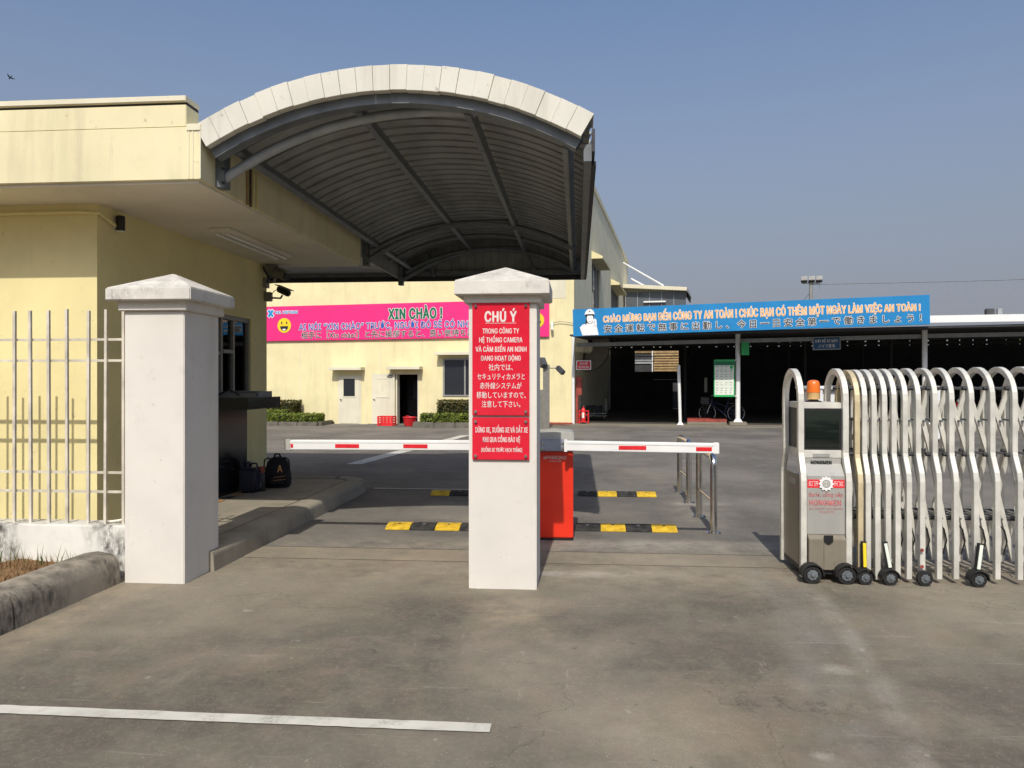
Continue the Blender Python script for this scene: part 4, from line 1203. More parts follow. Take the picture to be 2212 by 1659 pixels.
# printing on the drive panel
Y0 = 6.4315
text('HONGMEN', 1.885, 2.045, .905 + .02, .028, 6.4275, 'black', gt, .04, 'alu_dark', .004)
yl = 6.3435
B(1.832, 2.12, yl, yl + .001, .745, .812).build('printed_band', 'print_brightred', gt)
text('红门开', 1.842, 1.915, .763, .030, yl - .001, 'print_white', gt, .0)
text('开门红', 2.037, 2.110, .763, .030, yl - .001, 'print_white', gt, .0)
pts = []
for k in range(24):
    rr = .049 if k % 2 else .058
    for dq in (-4, 4):
        q = R(k * 15 + dq); pts.append((1.976 + rr * math.cos(q), .779 + rr * math.sin(q)))
MB().prism(pts, 1, 6.334, 6.3425).build('gear_emblem', 'print_white', gt)
poly(circle_pts(1.976, .779, .032, .032), 6.333, 'print_grey', gt, 'emblem_ring')
poly(circle_pts(1.976, .779, .024, .024), 6.332, 'alu', gt, 'emblem_disc')
text('H', 1.962, 1.990, .766, .026, 6.331, 'print_grey', gt, .02)
text('Barie. cổng xếp', 1.845, 2.105, .675, .030, yl - .001, 'print_red', gt, .02)
text('HONGMEN', 1.848, 2.09, .605, .042, yl - .001, 'print_red', gt, .04)
text('04.22154353 -04.37542353', 1.845, 2.105, .572, .016, yl - .001, 'print_red', gt, .0)
text('0902651791', 1.92, 2.04, .545, .016, yl - .001, 'print_red', gt, .0)
# beacon
bc = MB().lathe([(.062, 0), (.066, .006), (.03, .018), (.03, .022)], (1.966, 6.64, 1.425), 2, 18).build('beacon_foot', 'black', gt, 0, True)
MB().lathe([(.052, 0), (.052, .055), (.054, .058)], (1.966, 6.64, 1.447), 2, 24).build('beacon_base', 'amberlow', bc, 0, True)
MB().lathe([(.056, 0), (.056, .012), (.052, .014), (.051, .07), (.046, .088), (.034, .1), (.012, .105)], (1.966, 6.64, 1.504), 2, 24).build('beacon_dome', 'orange', bc, 0, True)
# wheels
def wheel(x, r, parent, guard=True):
    w = MB().lathe([(r * .62, -.022), (r * .95, -.022), (r, -.014), (r, .014), (r * .95, .022), (r * .62, .022)], (x, 6.262, r), 1, 24).build('wheel', 'rubber', parent, 0, True)
    rim = MB().lathe([(r * .64, -.012), (r * .56, -.012), (r * .56, -.004), (.0001, -.004)], (x, 6.25, r), 1, 20)
    for k in range(8):
        q = 2 * math.pi * k / 8
        rim.bar((x + r * .12 * math.cos(q), 6.235, r + r * .12 * math.sin(q)), (x + r * .6 * math.cos(q + .5), 6.238, r + r * .6 * math.sin(q + .5)), .007, .007, (0, 1, 0))
    rim.lathe([(r * .2, -.02), (r * .16, -.028)], (x, 6.25, r), 1, 12)
    rim.build('rim', 'steel', w)
    if guard:
        R0, R1 = r * 1.1, r * 1.24; pr = []
        for k in range(13): q = R(-4 + 188 * k / 12); pr.append((x + R1 * math.cos(q), r + R1 * math.sin(q)))
        for k in range(13): q = R(184 - 188 * k / 12); pr.append((x + R0 * math.cos(q), r + R0 * math.sin(q)))
        g = MB()
        for k in range(12):
            a, b, c, d = pr[k], pr[k + 1], pr[24 - k], pr[25 - k]
            g.hexa([(a[0], 6.225, a[1]), (b[0], 6.225, b[1]), (b[0], 6.31, b[1]), (a[0], 6.31, a[1]), (d[0], 6.225, d[1]), (c[0], 6.225, c[1]), (c[0], 6.31, c[1]), (d[0], 6.31, d[1])])
        g.build('mudguard', 'rubber', w)
wheel(1.842, .072, gt); wheel(2.105, .072, gt)
for x, r, refl in ((2.245, .058, 'print_yellow'), (2.435, .058, 'paper'), (2.695, .06, None), (3.095, .06, 'paper')):
    wheel(x, r, gt, refl is not None)
    if refl:
        tl = {'print_yellow': 0}.get(refl, .03 if x < 3 else -.03)
        MB().bar((x, 6.275, .125), (x - tl, 6.288, .335), .036, .03, (0, 1, 0)).build('reflector_holder', 'black', gt)
        MB().bar((x, 6.252, .14), (x - tl, 6.266, .325), .024, .006, (0, 1, 0)).build('reflector', refl, gt)
    else:
        for z in (.14, .27):
            MB().lathe([(.014, 0), (.014, -.006)], (x, 6.304, z), 1, 10).build('rusty_bolt', 'red_paint', gt)

# ================================================================== SMALL THINGS AT THE GUARDHOUSE
cc = thing('security_camera', 'large dark bullet camera high on the guardhouse corner', 'camera', (-4.43, 10.6, 3.02), 0, 'guardhouse security cameras')
B(0, .05, -.09, .03, -.1, .04).build('wall_plate', 'frame_dk', cc)
MB().tube([(.04, -.02, -.02), (.14, -.04, -.02), (.17, -.05, .04)], .02, 8).build('arm', 'frame_dk', cc, 0, True)
MB().hexa([(.06, -.2, .12), (.17, -.24, .10), (.2, .0, .14), (.08, .04, .16), (.06, -.2, .2), (.17, -.24, .2), (.2, .0, .24), (.08, .04, .24)]).build('rear_housing', 'frame_dk', cc, .02, True)
MB().bar((.05, -.02, .17), (.36, -.12, .04), .13, .12).build('housing', 'frame_dk', cc, .025, True)
MB().bar((.04, -.02, .245), (.4, -.13, .105), .15, .012).build('sunshield', 'frame_dk', cc)
MB().bar((.355, -.118, .042), (.372, -.124, .035), .1, .09).build('lens_window', 'black', cc)
MB().tube([(.02, -.03, -.05), (.08, -.07, .03), (.02, -.08, .15), (-.0, -.06, .2)], .012, 8).build('cable', 'black', cc, 0, True)
c2 = thing('security_camera', 'small bullet camera on a bracket below the large guardhouse camera', 'camera', (-4.43, 10.6, 2.78), 0, 'guardhouse security cameras')
B(0, .1, -.06, .03, -.05, .08).build('junction_box', 'frame_dk', c2, .008)
MB().tube([(.1, -.02, -.0), (.24, -.04, -.01), (.27, -.05, .03)], .014, 8).build('arm', 'frame_dk', c2, 0, True)
MB().bar((.2, -.03, .13), (.40, -.12, .04), .09, .09).build('housing', 'black', c2, .02, True)
MB().bar((.19, -.03, .18), (.43, -.13, .085), .11, .01).build('sunshield', 'frame_dk', c2)
MB().tube([(.1, -.02, .05), (.15, -.03, .1), (.22, -.03, .12)], .005, 6).build('cable', 'black', c2, 0, True)
al = thing('wall_speaker', 'small black box speaker under the guardhouse eave', 'speaker', (-4.43, 7.03, 3.04))
al.scale = (.68, .68, .68)
B(.0, .03, -.05, .05, 0, .2).build('bracket', 'fence_bar', al)
MB().lathe([(.05, 0), (.058, .01), (.058, .2), (.05, .21)], (.09, 0, 0), 2, 16).build('body', 'black', al, 0, True)
B(.05, .13, -.04, .04, -.012, 0).build('base', 'paper', al)

tr = thing('document_tray', 'grey metal document tray on the black granite counter', 'tray', (-4.05, 9.1, 1.405))
MB().box(-.3, .25, -.2, .2, 0, .012).box(-.3, .25, .188, .2, .012, .07).box(.238, .25, -.2, .188, .012, .07).box(-.3, -.288, -.2, .188, .012, .07).build('tray_shell', 'steel', tr)
B(-.25, .2, -.16, .16, .012, .04).build('papers', 'frame_dk', tr)
MB().tube([(-.28, -.22, .02), (-.1, -.23, .09), (.02, -.22, .03)], .012, 8).build('handle', 'black', tr, 0, True)

bp = thing('backpack', 'black backpack with orange lettering leaning by the guardhouse corner', 'backpack', (-4.05, 10.1, .165), 12)
bp.scale = (.9, .9, .9)
mb = MB(); prof = [(.0, .17, .10), (.04, .2, .13), (.15, .205, .14), (.28, .18, .115), (.38, .15, .09), (.44, .10, .06), (.455, .03, .02)]
nv = 16
for z, a, b in prof:
    for k in range(nv):
        q = 2 * math.pi * k / nv; c, s = math.cos(q), math.sin(q)
        mb.v.append((a * math.copysign(abs(c) ** .6, c), b * math.copysign(abs(s) ** .7, s) + z * .08, z))
for i in range(len(prof) - 1):
    for k in range(nv): mb.f.append((i * nv + k, i * nv + (k + 1) % nv, (i + 1) * nv + (k + 1) % nv, (i + 1) * nv + k))
mb.f += [tuple(range(nv))[::-1], tuple((len(prof) - 1) * nv + k for k in range(nv))]
mb.build('body', 'bag', bp, 0, True)
MB().box(-.13, .15, -.17, -.10, .03, .2).build('front_pocket', 'bag', bp, .035, True)
for s in (-1, 1):
    MB().tube([(s * .08, -.04, .41), (s * .12, -.07, .45), (s * .175, -.07, .42), (s * .185, -.06, .33), (s * .17, -.04, .27)], .011, 8).build('strap', 'bag', bp, 0, True)
MB().tube([(-.05, .0, .44), (-.03, -.02, .5), (.03, -.02, .5), (.05, 0, .44)], .014, 8).build('handle', 'bag', bp, 0, True)
text('A', .02, .09, .24, .10, -.125, 'print_orange', bp, .02)
for z in (.12, .17):
    MB().bar((-.03, -.172, z), (.15, -.165, z + .015), .006, .008).build('piping', 'tan', bp)
jg = thing('water_jug', 'dark blue ribbed plastic jug beside the backpack', 'jug', (-4.22, 9.62, .165), 4)
MB().box(-.12, .12, -.11, .11, 0, .32).build('body', 'blue_jug', jg, .035, True, 3)
for k in range(5):
    B(-.1 + k * .045, -.085 + k * .045, -.118, -.108, .05, .28).build('rib', 'blue_jug', jg, .003)
MB().lathe([(.04, 0), (.04, .05), (.045, .055), (.045, .08)], (-.04, 0, .315), 2, 14).build('cap', 'blue_jug', jg, 0, True)
MB().tube([(.0, 0, .32), (.02, 0, .37), (.08, 0, .37), (.1, 0, .31)], .014, 8).build('handle', 'blue_jug', jg, 0, True)
bt = thing('flask', 'small dark flask with red lid between the jug and the backpack', 'flask', (-4.12, 9.72, .165))
MB().lathe([(.05, 0), (.055, .01), (.055, .2), (.04, .24)], (0, 0, 0), 2, 16).build('body', 'black', bt, 0, True)
MB().lathe([(.042, .24), (.045, .25), (.045, .31), (.035, .32)], (0, 0, 0), 2, 16).build('lid', 'red_paint', bt, 0, True)
B(-.02, .02, -.0575, -.054, .06, .11).build('sticker', 'paper', bt)

# ================================================================== THINGS BY THE FACTORY
def leaves(name, mat, parent, boxes, n, size, seed, kind=None):
    """many leaf-sized faces over the surface and through the edge of clipped boxes (x0,x1,y0,y1,z0,z1)"""
    random.seed(seed); mb = MB()
    for (x0, x1, y0, y1, z0, z1) in boxes:
        for i in range(n):
            f = random.random()
            p = [random.uniform(x0, x1), random.uniform(y0, y1), random.uniform(z0, z1)]
            if f < .45: p[1] = y0 + abs(random.gauss(0, .05)) - .03
            elif f < .75: p[2] = z1 - abs(random.gauss(0, .05)) + .03
            elif f < .87: p[0] = x0 + abs(random.gauss(0, .05)) - .02
            else: p[0] = x1 - abs(random.gauss(0, .05)) + .02
            e = Euler((random.uniform(-1, 1) + .6, random.uniform(-1, 1), random.uniform(0, 6.28))).to_matrix()
            s = size * random.uniform(.6, 1.3)
            mb.add([Vector(p) + e @ Vector(q) for q in ((-s * .45, 0, 0), (0, -s, 0), (s * .45, 0, s * .15), (0, s, 0))], [(0, 1, 2, 3)])
    return mb.build(name, mat, parent)

def hedge_bed(x0, x1, lx0, lx1, sx0, sx1, zb, low_label, shrub_label, kerb_label, seed):
    def loc(): return FW(0, 0, zb)
    k = thing('planter_kerb', kerb_label, 'kerb', loc(), FA)
    n = int((x1 - x0) / .8)
    for i in range(n):
        a = x0 + (x1 - x0) * i / n; b = x0 + (x1 - x0) * (i + 1) / n
        B(a + .008, b - .008, -1.75, -1.55, -.1, .17).build('kerb_stone', 'planter_kerb', k, .03, True)
    for x in (x0, x1):
        MB().bar((x, -1.55, .035), (x + (.25 if x == x0 else -.25), 0, .035), .2, .27).build('kerb_stone', 'planter_kerb', k, .03)
    B(x0 + .1, x1 - .1, -1.55, -.02, -.1, .1).build('soil_bed', 'bark', k)
    lh = thing('low_hedge', low_label, 'hedge', loc(), FA, 'clipped hedges by the factory wall')
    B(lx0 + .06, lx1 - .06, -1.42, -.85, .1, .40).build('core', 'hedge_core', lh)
    leaves('foliage', 'leaf_low', lh, [(lx0, lx1, -1.5, -.8, .12, .46)], int(900 * (lx1 - lx0)), .045, seed)
    s = thing('shrub', shrub_label, 'shrub', loc(), FA, 'clipped shrubs by the factory wall')
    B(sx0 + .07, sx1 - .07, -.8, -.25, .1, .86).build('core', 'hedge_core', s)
    leaves('foliage', 'leaf_dark', s, [(sx0, sx1, -.88, -.15, .12, .94)], int(1100 * (sx1 - sx0)), .05, seed + 1)
hedge_bed(-18.5, -9.6, -18.2, -9.75, -18, -11.05, -.14, 'low bright green clipped hedge beyond the guardhouse corner', 'clipped dark shrub standing above the hedge beyond the guardhouse corner', 'dark kerb round the planting bed beyond the guardhouse', 31)
hedge_bed(-5.75, -.9, -5.55, -1.1, -5.1, -2.2, -.09, 'low bright green clipped hedge under the factory window', 'clipped reddish brown shrub under the factory window', 'dark kerb round the planting bed under the factory window', 41)
sg = thing('strappy_plant', 'pale strappy leaved plant in the bed near the guardhouse corner', 'plant', FW(-11.9, -1.1, 0.0), FA)
random.seed(8); mb = MB()
for i in range(120):
    a = random.uniform(0, 6.28); l = random.uniform(.25, .5); x = random.uniform(-.8, .6); w = .012
    dx, dy = math.cos(a), math.sin(a)
    q = [(x + dx * l * t, dy * l * t * .6, .3 + l * (t * 1.3 - t * t * 1.0)) for t in (0, .5, 1)]
    mb.add([(q[0][0] - w, q[0][1], q[0][2]), (q[0][0] + w, q[0][1], q[0][2]), (q[1][0] + w, q[1][1], q[1][2]), (q[1][0] - w, q[1][1], q[1][2]), q[2]], [(0, 1, 2, 3), (3, 2, 4)])
mb.build('leaves', 'leaf_low', sg)

ct = thing('plastic_crate', 'red slatted plastic crate by the open factory door', 'crate', FW(-7.48, -.95, zg(-7.5, 29)), FA)
w, d, h = .62, .42, .37
for z in (0, .065, .13, .195, .26, .325):
    t = .035 if z < .3 else .045
    MB().box(0, w, 0, .015, z, z + t).box(0, w, d - .015, d, z, z + t).box(0, .015, .015, d - .015, z, z + t).box(w - .015, w, .015, d - .015, z, z + t).build('slat', 'red_plastic', ct)
for x, y in ((0, 0), (w - .05, 0), (0, d - .03), (w - .05, d - .03), (.28, 0), (.28, d - .03)):
    B(x - .004, x + .054, y - .004, y + .034, -.002, h - .02).build('corner_post', 'red_plastic', ct)
B(.01, w - .01, .01, d - .01, .005, .02).build('base', 'red_plastic', ct)
bk = thing('plastic_basket', 'round red plastic basket in front of the open factory door', 'basket', FW(-6.18, -.9, zg(-6.2, 29)), FA)
MB().lathe([(.19, 0), (.2, .01), (.235, .3), (.265, .33), (.265, .35), (.25, .35), (.22, .3), (.185, .02), (.01, .02)], (0, 0, 0), 2, 24).build('bowl', 'red_plastic', bk, 0, True)
for k in range(16):
    q = 2 * math.pi * k / 16
    MB().bar((.205 * math.cos(q), .205 * math.sin(q), .05), (.238 * math.cos(q), .238 * math.sin(q), .29), .02, .008, (math.cos(q), math.sin(q), 0)).build('rib', 'red_plastic', bk)
for s in (-1, 1):
    MB().tube([(s * .1, -.24 * s * 0 - .24, .35), (s * .04, -.25, .40), (-s * .04, -.25, .40), (-s * .1, -.24, .35)], .012, 6).build('handle', 'red_plastic', bk)
    break

# post with cameras near the middle pillar line of sight
pc = thing('camera_post', 'dark square post with two cameras in the yard right of the middle pillar', 'post', (-1.09, 26.6, 0))
B(-.11, .11, -.11, .11, -.05, 2.16).build('post', 'frame_dk', pc, .01)
MB().tube([(.1, 0, 2.05), (.42, -.02, 2.05)], .025, 8).build('arm', 'frame_dk', pc, 0, True)
MB().bar((.38, -.05, 2.08), (.60, -.22, 1.86), .16, .16).build('camera_head', 'lamp_face', pc, .02, True)
MB().bar((-.16, -.05, 2.36), (-.05, -.25, 2.1), .2, .2).build('camera_head', 'lamp_face', pc, .02, True)
MB().tube([(-.1, 0, 2.05), (-.22, 0, 2.1)], .025, 8).build('arm', 'frame_dk', pc, 0, True)
B(-.34, -.12, -.06, .06, -.05, 1.3).build('side_box', 'frame_dk', pc)
wc = thing('security_camera', 'small white camera on the factory wall beside the pink banner', 'camera', FW(-.82, -.06, 3.72), FA)
MB().box(-.06, .06, -.06, .04, 0, .12).build('mount', 'paper', wc, .01)
MB().bar((0, -.1, .02), (.03, -.16, -.22), .09, .09).build('housing', 'paper', wc, .015)
MB().tube([(.06, -.02, .08), (.3, -.02, .12), (.75, -.02, .06), (.85, -.0, -.0)], .012, 6).build('cable', 'frame_dk', wc)

# fire point at the end of the shed
fx = thing('fire_hose_cabinet', 'tall red brown fire hose cabinet on the shed end wall', 'cabinet', FW(.06, .05, 0), FA)
B(.0, .22, .0, .18, 1.06, 1.76).build('case', 'red_paint', fx, .01)
B(.0, .09, -.02, .1, .0, 1.05).build('stand', 'red_paint', fx, .005)
MB().tube([(.2, .05, 1.05), (.24, .02, .8), (.2, .02, .5), (.22, .05, .25)], .035, 8).build('hose', 'black', fx, 0, True)
fs = thing('extinguisher_stand', 'red fire extinguisher in a red wire stand at the shed corner', 'extinguisher', FW(.2, -.2, .006), FA)
MB().lathe([(.08, .08), (.085, .1), (.085, .5), (.05, .58), (.025, .6), (.025, .66)], (.17, .08, 0), 2, 16).build('cylinder', 'red_plastic', fs, 0, True)
B(.13, .21, -.01, .0, .22, .42).build('sticker', 'paper', fs)
MB().box(.14, .22, .05, .1, .65, .7).build('valve', 'dark', fs)
for x in (0, .34):
    for y in (0, .16):
        B(x, x + .025, y, y + .025, 0, .5).build('stand_leg', 'red_plastic', fs)
for z in (.06, .32, .47):
    MB().box(0, .365, -.004, .02, z, z + .025).box(0, .365, .165, .19, z, z + .025).build('stand_rail', 'red_plastic', fs)
tl = thing('hand_trolley', 'grey green flat hand trolley with dark tubs inside the shed', 'trolley', FW(.12, 2.3, .012), FA)
tl.scale = (.75, .9, .85)
B(0, 1.15, 0, .65, .3, .345).build('deck', 'trolley', tl, .008); B(0, 1.15, 0, .65, .2, .23).build('lower_frame', 'trolley', tl)
for x in (.1, 1.05):
    for y in (.08, .57):
        MB().lathe([(.06, -.02), (.07, -.012), (.07, .012), (.06, .02)], (x, y, .07), 1, 14).build('wheel', 'rubber', tl)
        B(x - .03, x + .03, y - .03, y + .03, .12, .2).build('caster', 'steel', tl)
MB().tube([(1.12, .04, .34), (1.12, .04, 1.05), (1.12, .61, 1.05), (1.12, .61, .34)], .02, 8).build('handle', 'trolley', tl, 0, True)
MB().tube([(.25, .04, .34), (.25, .04, .34), (.45, .04, 1.03), (1.12, .04, 1.03)], .016, 8).build('side_bar', 'trolley', tl, 0, True)
for x in (.05, .5):
    MB().hexa([(x + .03, .1, .345), (x + .37, .1, .345), (x + .37, .5, .345), (x + .03, .5, .345), (x, .07, .7), (x + .4, .07, .7), (x + .4, .53, .7), (x, .53, .7)]).build('tub', 'blue_jug' if x > .3 else 'dark', tl, .02)

# bicycle on the step
bi = thing('bicycle', 'dark blue bicycle with front basket parked on the shed step', 'bicycle', FW(4.55, 1.7, .02), FA)
def bwheel(x):
    w = MB(); r = .33
    w.tube([(x + r * math.cos(2 * math.pi * k / 28), 0, r + .02 + r * math.sin(2 * math.pi * k / 28)) for k in range(29)], .018, 6, False)
    wo = w.build('wheel', 'rubber', bi, 0, True)
    q = MB()
    q.tube([(x + (r - .025) * math.cos(2 * math.pi * k / 28), 0, r + .02 + (r - .025) * math.sin(2 * math.pi * k / 28)) for k in range(29)], .011, 6, False)
    q.build('rim', 'stainless', wo, 0, True)
    s = MB()
    for k in range(14):
        a = 2 * math.pi * k / 14; s.tube([(x, .02 * (-1) ** k, r + .02), (x + (r - .03) * math.cos(a), 0, r + .02 + (r - .03) * math.sin(a))], .002, 3)
    s.build('spokes', 'steel_lt', wo)
bwheel(.36); bwheel(1.42)
fr = MB()
for a, b, r in (((.52, 0, .80), (1.12, 0, .58), .017), ((.50, 0, .72), (.98, 0, .32), .02), ((.98, 0, .32), (1.14, 0, .82), .017), ((.98, .04, .32), (1.42, .04, .35), .011), ((.98, -.04, .32), (1.42, -.04, .35), .011), ((1.12, .04, .62), (1.42, .04, .35), .009), ((1.12, -.04, .62), (1.42, -.04, .35), .009), ((.54, 0, .92), (.47, 0, .66), .02)):
    fr.tube([a, b], r, 8)
fr.build('frame', 'bike_blue', bi, 0, True)
MB().tube([(.48, .05, .68), (.40, .05, .5), (.36, .05, .35)], .011, 8).tube([(.48, -.05, .68), (.40, -.05, .5), (.36, -.05, .35)], .011, 8).build('fork', 'stainless', bi, 0, True)
MB().tube([(.62, -.3, 1.02), (.52, -.2, 1.04), (.52, 0, .98), (.52, .2, 1.04), (.62, .3, 1.02)], .012, 8).build('handlebar', 'steel_lt', bi, 0, True)
MB().hexa([(1.02, -.07, .86), (1.3, -.1, .86), (1.3, .1, .86), (1.02, .02, .86), (1.02, -.03, .9), (1.3, -.1, .92), (1.3, .1, .92), (1.02, .03, .9)]).build('saddle', 'black', bi, .02, True)
bsk = MB()
for z in (.72, .79, .86, .93):
    bsk.box(.12, .42, -.16, -.15, z, z + .012).box(.12, .42, .15, .16, z, z + .012).box(.12, .13, -.15, .15, z, z + .012).box(.41, .42, -.15, .15, z, z + .012)
for k in range(7):
    bsk.box(.12 + k * .048, .13 + k * .048, -.163, -.155, .7, .94)
bsk.build('basket', 'steel', bi)
MB().tube([(.98, -.07, .32), (1.08, -.1, .2)], .01, 6).tube([(.98, .07, .32), (.88, .1, .44)], .01, 6).build('pedal_crank', 'steel_lt', bi)
MB().box(1.15, 1.6, -.06, .06, .72, .735).build('rear_rack', 'steel', bi)

# white electric cart standing in the yard behind the gate
cr = thing('utility_cart', 'white roofed electric cart in the yard behind the folding gate', 'cart', (5.2, 17.4, 0), 5)
B(0, 2.8, 0, 1.25, 1.40, 1.49).build('roof', 'car_white', cr, .03, True)
for x, y in ((.12, .06), (.12, 1.19), (2.72, .06), (2.72, 1.19)):
    B(x - .045, x + .045, y - .04, y + .04, .32, 1.40).build('post', 'car_white', cr, .01)
MB().prism([(0, .28), (0, .8), (.1, .92), (.1, 1.38), (.62, 1.38), (.62, .28)], 1, .12, 1.13).build('front_cowl', 'car_white', cr, .04, True)
B(.1, 2.75, .06, 1.19, .24, .31).build('deck', 'black', cr, .01)
B(.9, 1.35, .1, 1.15, .31, .62).build('seat', 'black', cr, .04, True); B(1.3, 1.4, .1, 1.15, .62, 1.05).build('seat_back', 'black', cr, .03, True)
MB().tube([(.62, .4, .7), (.85, .4, .85)], .02, 8).build('steering_column', 'black', cr, 0, True)
MB().tube([(.88 + .0 * k, .4 + .16 * math.cos(2 * math.pi * k / 16), .87 + .16 * math.sin(2 * math.pi * k / 16)) for k in range(17)], .014, 6, False).build('steering_wheel', 'black', cr, 0, True)
B(1.95, 2.05, .02, .06, .4, .72).build('reflector', 'refl_red', cr)
for x in (.5, 2.3):
    for y in (.02, 1.09):
        wl = MB().lathe([(.12, 0), (.2, .0), (.22, .03), (.22, .11), (.2, .14), (.12, .14)], (x, y, .22), 1, 20).build('wheel', 'rubber', cr, 0, True)
        MB().lathe([(.12, -.004), (.1, .01), (.03, .0)], (x, y, .22), 1, 14).build('rim', 'steel_lt', wl, 0, True)

# row of scooters further along the shed
def scooter():
    s = thing('motor_scooter', '', 'scooter', (0, 0, 0), FA, 'scooters parked in the shed')
    for x in (.3, 1.5):
        wl = MB().lathe([(.18, -.045), (.25, -.045), (.275, -.02), (.275, .02), (.25, .045), (.18, .045)], (x, 0, .275), 1, 20).build('wheel', 'rubber', s, 0, True)
        MB().lathe([(.18, -.03), (.17, -.03), (.03, -.05)], (x, 0, .275), 1, 14).build('rim', 'steel_lt', wl)
    MB().tube([(.3, 0, .3), (.48, 0, .72), (.55, 0, 1.0)], .035, 8).build('fork', 'steel', s, 0, True)
    MB().prism([(.5, .85), (.62, .92), (.72, .45), (1.1, .4), (1.15, .62), (1.85, .78), (1.9, .7), (1.55, .42), (1.2, .25), (.7, .28), (.5, .5), (.36, .56), (.42, .66)], 1, -.12, .12).build('fairing', 'print_brightred', s, .04, True)
    MB().prism([(1.05, .68), (1.15, .76), (1.75, .84), (1.8, .78), (1.2, .66)], 1, -.13, .13).build('seat', 'black', s, .03, True)
    MB().tube([(.62, -.33, 1.03), (.56, -.1, 1.06), (.56, .1, 1.06), (.62, .33, 1.03)], .016, 8).build('handlebar', 'black', s, 0, True)
    for y in (-.25, .25):
        MB().tube([(.58, y, 1.05), (.56, y * 1.15, 1.25)], .006, 5).box(.54, .57, y * 1.15 - .06, y * 1.15 + .06, 1.22, 1.3).build('mirror', 'black', s)
    MB().lathe([(.07, -.03), (.06, -.05)], (.46, 0, .88), 0, 12).build('headlight', 'paper', s)
    return s
sc0 = scooter()
for k, (x, y, lab) in enumerate(((13.4, .9, 'red scooter closest to the white shed column behind the gate'), (14.5, 1.1, 'red scooter second from the white shed column behind the gate'), (15.7, .8, 'red scooter third from the white shed column behind the gate'), (17.0, 1.0, 'red scooter furthest right under the shed'))):
    o = sc0 if k == 0 else copy_tree(sc0)
    o.location = FW(x, y, .012); o.rotation_euler = (0, 0, R(FA + 70)); o['label'] = lab

# floodlight mast and ball-stop net beyond the shed
ms = thing('floodlight_mast', 'tall mast with three grey floodlights behind the blue banner', 'mast', FW(11.5, 20, 0), FA)
MB().tube([(0, 0, -.1), (0, 0, 7.5)], .14, 12, True, [.16, .1]).build('pole', 'mast', ms, 0, True)
B(-.5, .5, -.05, .05, 7.42, 7.5).build('cross_arm', 'mast', ms)
for x in (-.42, 0, .42):
    MB().bar((x, -.3, 7.72), (x + .05, .1, 7.6), .36, .28).build('lamp_head', 'lamp_face', ms, .02)
nw = thing('ball_net', 'fine net hung from a cable behind the shed roof', 'net', FW(11.5, 20.2, 0), FA)
MB().tube([(0, 0, 7.4)] + [(k * 4, 0, 7.4 - 1.0 * math.sin(math.pi * k / 8) * .35 + k * .1) for k in range(1, 9)], .022, 6).build('cable', 'steel', nw)
mb = MB()
for k in range(64):
    x = k * .5; zt = 7.4 - .35 * math.sin(math.pi * x / 32) + x * .025
    mb.box(x - .004, x + .004, -.004, .004, 0, zt)
for z in range(8, 15):
    mb.box(0, 32, -.003, .003, z * .5, z * .5 + .006)
mb.build('mesh', 'mast', nw)
MB().tube([(0, 0, 6.9), (-1.6, 0, 5.0)], .02, 5).build('stay', 'steel', nw)
tag(nw.children[1], kind='stuff')
rl = thing('roof_floodlight', 'small black floodlight on the shed roof edge', 'lamp', FW(13.6, -1.3, 3.62), FA)
B(-.12, .12, -.1, .1, .08, .3).build('head', 'lamp_face', rl, .02); B(-.02, .02, -.02, .02, -.1, .1).build('bracket', 'black', rl); B(.22, .36, -.05, .05, -.05, .3).build('driver_box', 'steel_lt', rl)

# ---- trees and buildings beyond the shed, and the planted verge across the road behind the viewer
sheet('lawn', -60, 60, -60, -9, .03, 'lawn', 1, 1)
def tree(label, loc, hgt, rad, seed, n=2600, ls=.16, group='trees beyond the shed'):
    random.seed(seed)
    t = thing('tree', label, 'tree', loc, random.uniform(0, 360), group)
    tk = MB(); base = Vector((0, 0, -.3)); top = Vector((random.uniform(-.2, .2), random.uniform(-.2, .2), hgt * .55))
    tk.tube([base, base.lerp(top, .5) + Vector((.08, .05, 0)), top], .1, 8, True, [rad * .09, rad * .07, rad * .04])
    cl = []
    for k in range(16):
        a = random.uniform(0, 6.28); rr = rad * random.uniform(.25, .85); z = hgt * random.uniform(.42, .92)
        c = Vector((rr * math.cos(a), rr * math.sin(a), z)); cl.append((c, rad * random.uniform(.28, .48)))
        if k < 8: tk.tube([base.lerp(top, random.uniform(.6, 1)), c], .04, 5, True, [rad * .03, rad * .012])
    tk.build('trunk', 'bark', t, 0, True)
    mb = MB()
    for i in range(n):
        c, r = random.choice(cl)
        d = Vector((random.gauss(0, 1), random.gauss(0, 1), random.gauss(0, .8))).normalized() * r * random.uniform(.55, 1.05)
        e = Euler((random.uniform(-1.2, 1.2), random.uniform(-1.2, 1.2), random.uniform(0, 6.28))).to_matrix(); s = ls * random.uniform(.6, 1.3)
        mb.add([c + d + e @ Vector(q) for q in ((-s * .4, 0, 0), (0, -s, 0), (s * .4, 0, s * .2), (0, s, 0))], [(0, 1, 2, 3)])
    mb.build('crown', 'leaf_tree', t)
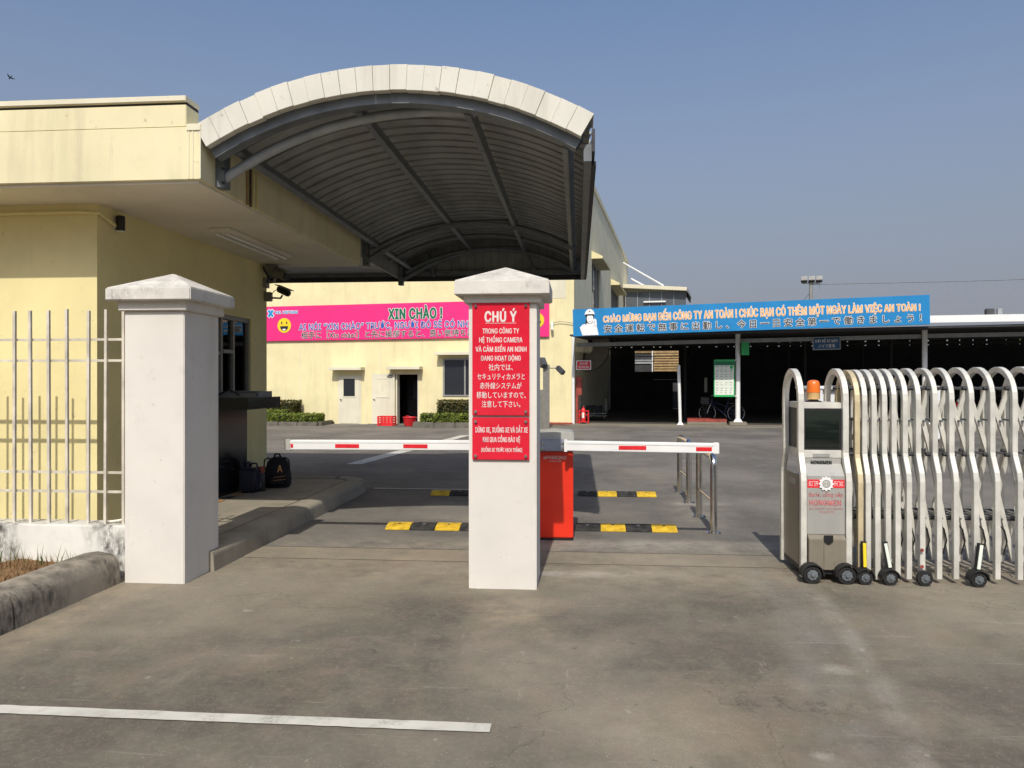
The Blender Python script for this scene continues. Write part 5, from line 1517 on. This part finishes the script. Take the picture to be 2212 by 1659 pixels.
for k, (x, y, hh, rr, lab) in enumerate(((17.5, 24, 3.4, 1.9, 'low bushy tree seen under the shed roof right of the white column'), (21, 22, 3.6, 2.0, 'rounded green tree seen through the open right end of the shed'), (25, 25, 4.4, 2.2, 'taller green tree furthest along beyond the shed'), (29, 22, 3.8, 2.0, 'green tree at the right edge beyond the shed'))):
    tree(lab, FW(x, y, 0), hh, rr, 60 + k)
ob = thing('office_block', 'pale low building glimpsed beyond the open end of the shed', 'building', FW(16, 34, 0), FA)
B(0, 22, 0, 8, -.3, 3.3).build('wall', 'wallgrey', ob); B(-.2, 22.2, -.3, 8.2, 3.3, 3.5).build('roof', 'steel', ob)
for k in range(8):
    w = B(1 + k * 2.6, 2.3 + k * 2.6, -.03, .0, 1, 2.3).build('window', 'frame', ob)
    B(1.06 + k * 2.6, 2.24 + k * 2.6, -.04, -.03, 1.06, 2.24).build('pane', 'winglass', w)
for k, (x, y, lab) in enumerate(((-7, -15, 'street tree behind the viewer, first along the road'), (-1, -17, 'street tree behind the viewer, second along the road'), (5, -15.5, 'street tree behind the viewer, third along the road'), (11, -17, 'street tree behind the viewer, fourth along the road'), (17, -15, 'street tree behind the viewer, last along the road'))):
    tree(lab, (x, y, 0), 6.0, 3.4, 80 + k, 2200, .3, 'street trees across the road')

bd = thing('bird', 'small dark bird flying in the sky above the guardhouse', 'bird', (-19.0, 24.3, 11.78), 60)
bd.scale = (.4, .4, .4)
bd.rotation_euler = (R(-35), R(25), R(60))
MB().lathe([(.005, -.16), (.035, -.1), (.05, 0), (.04, .08), (.025, .12), (.028, .15), (.004, .2)], (0, 0, 0), 1, 10).build('body', 'bird', bd, 0, True)
for s in (-1, 1):
    MB().add([(0, .06, .02), (0, -.06, .02), (s * .22, -.1, .10), (s * .36, -.2, .02), (s * .2, .03, .1)], [(0, 1, 2, 4), (2, 3, 4)]).build('wing', 'bird', bd)
MB().add([(-.02, -.14, 0), (.02, -.14, 0), (.05, -.26, 0), (-.05, -.26, 0)], [(0, 1, 2, 3)]).build('tail', 'bird', bd)
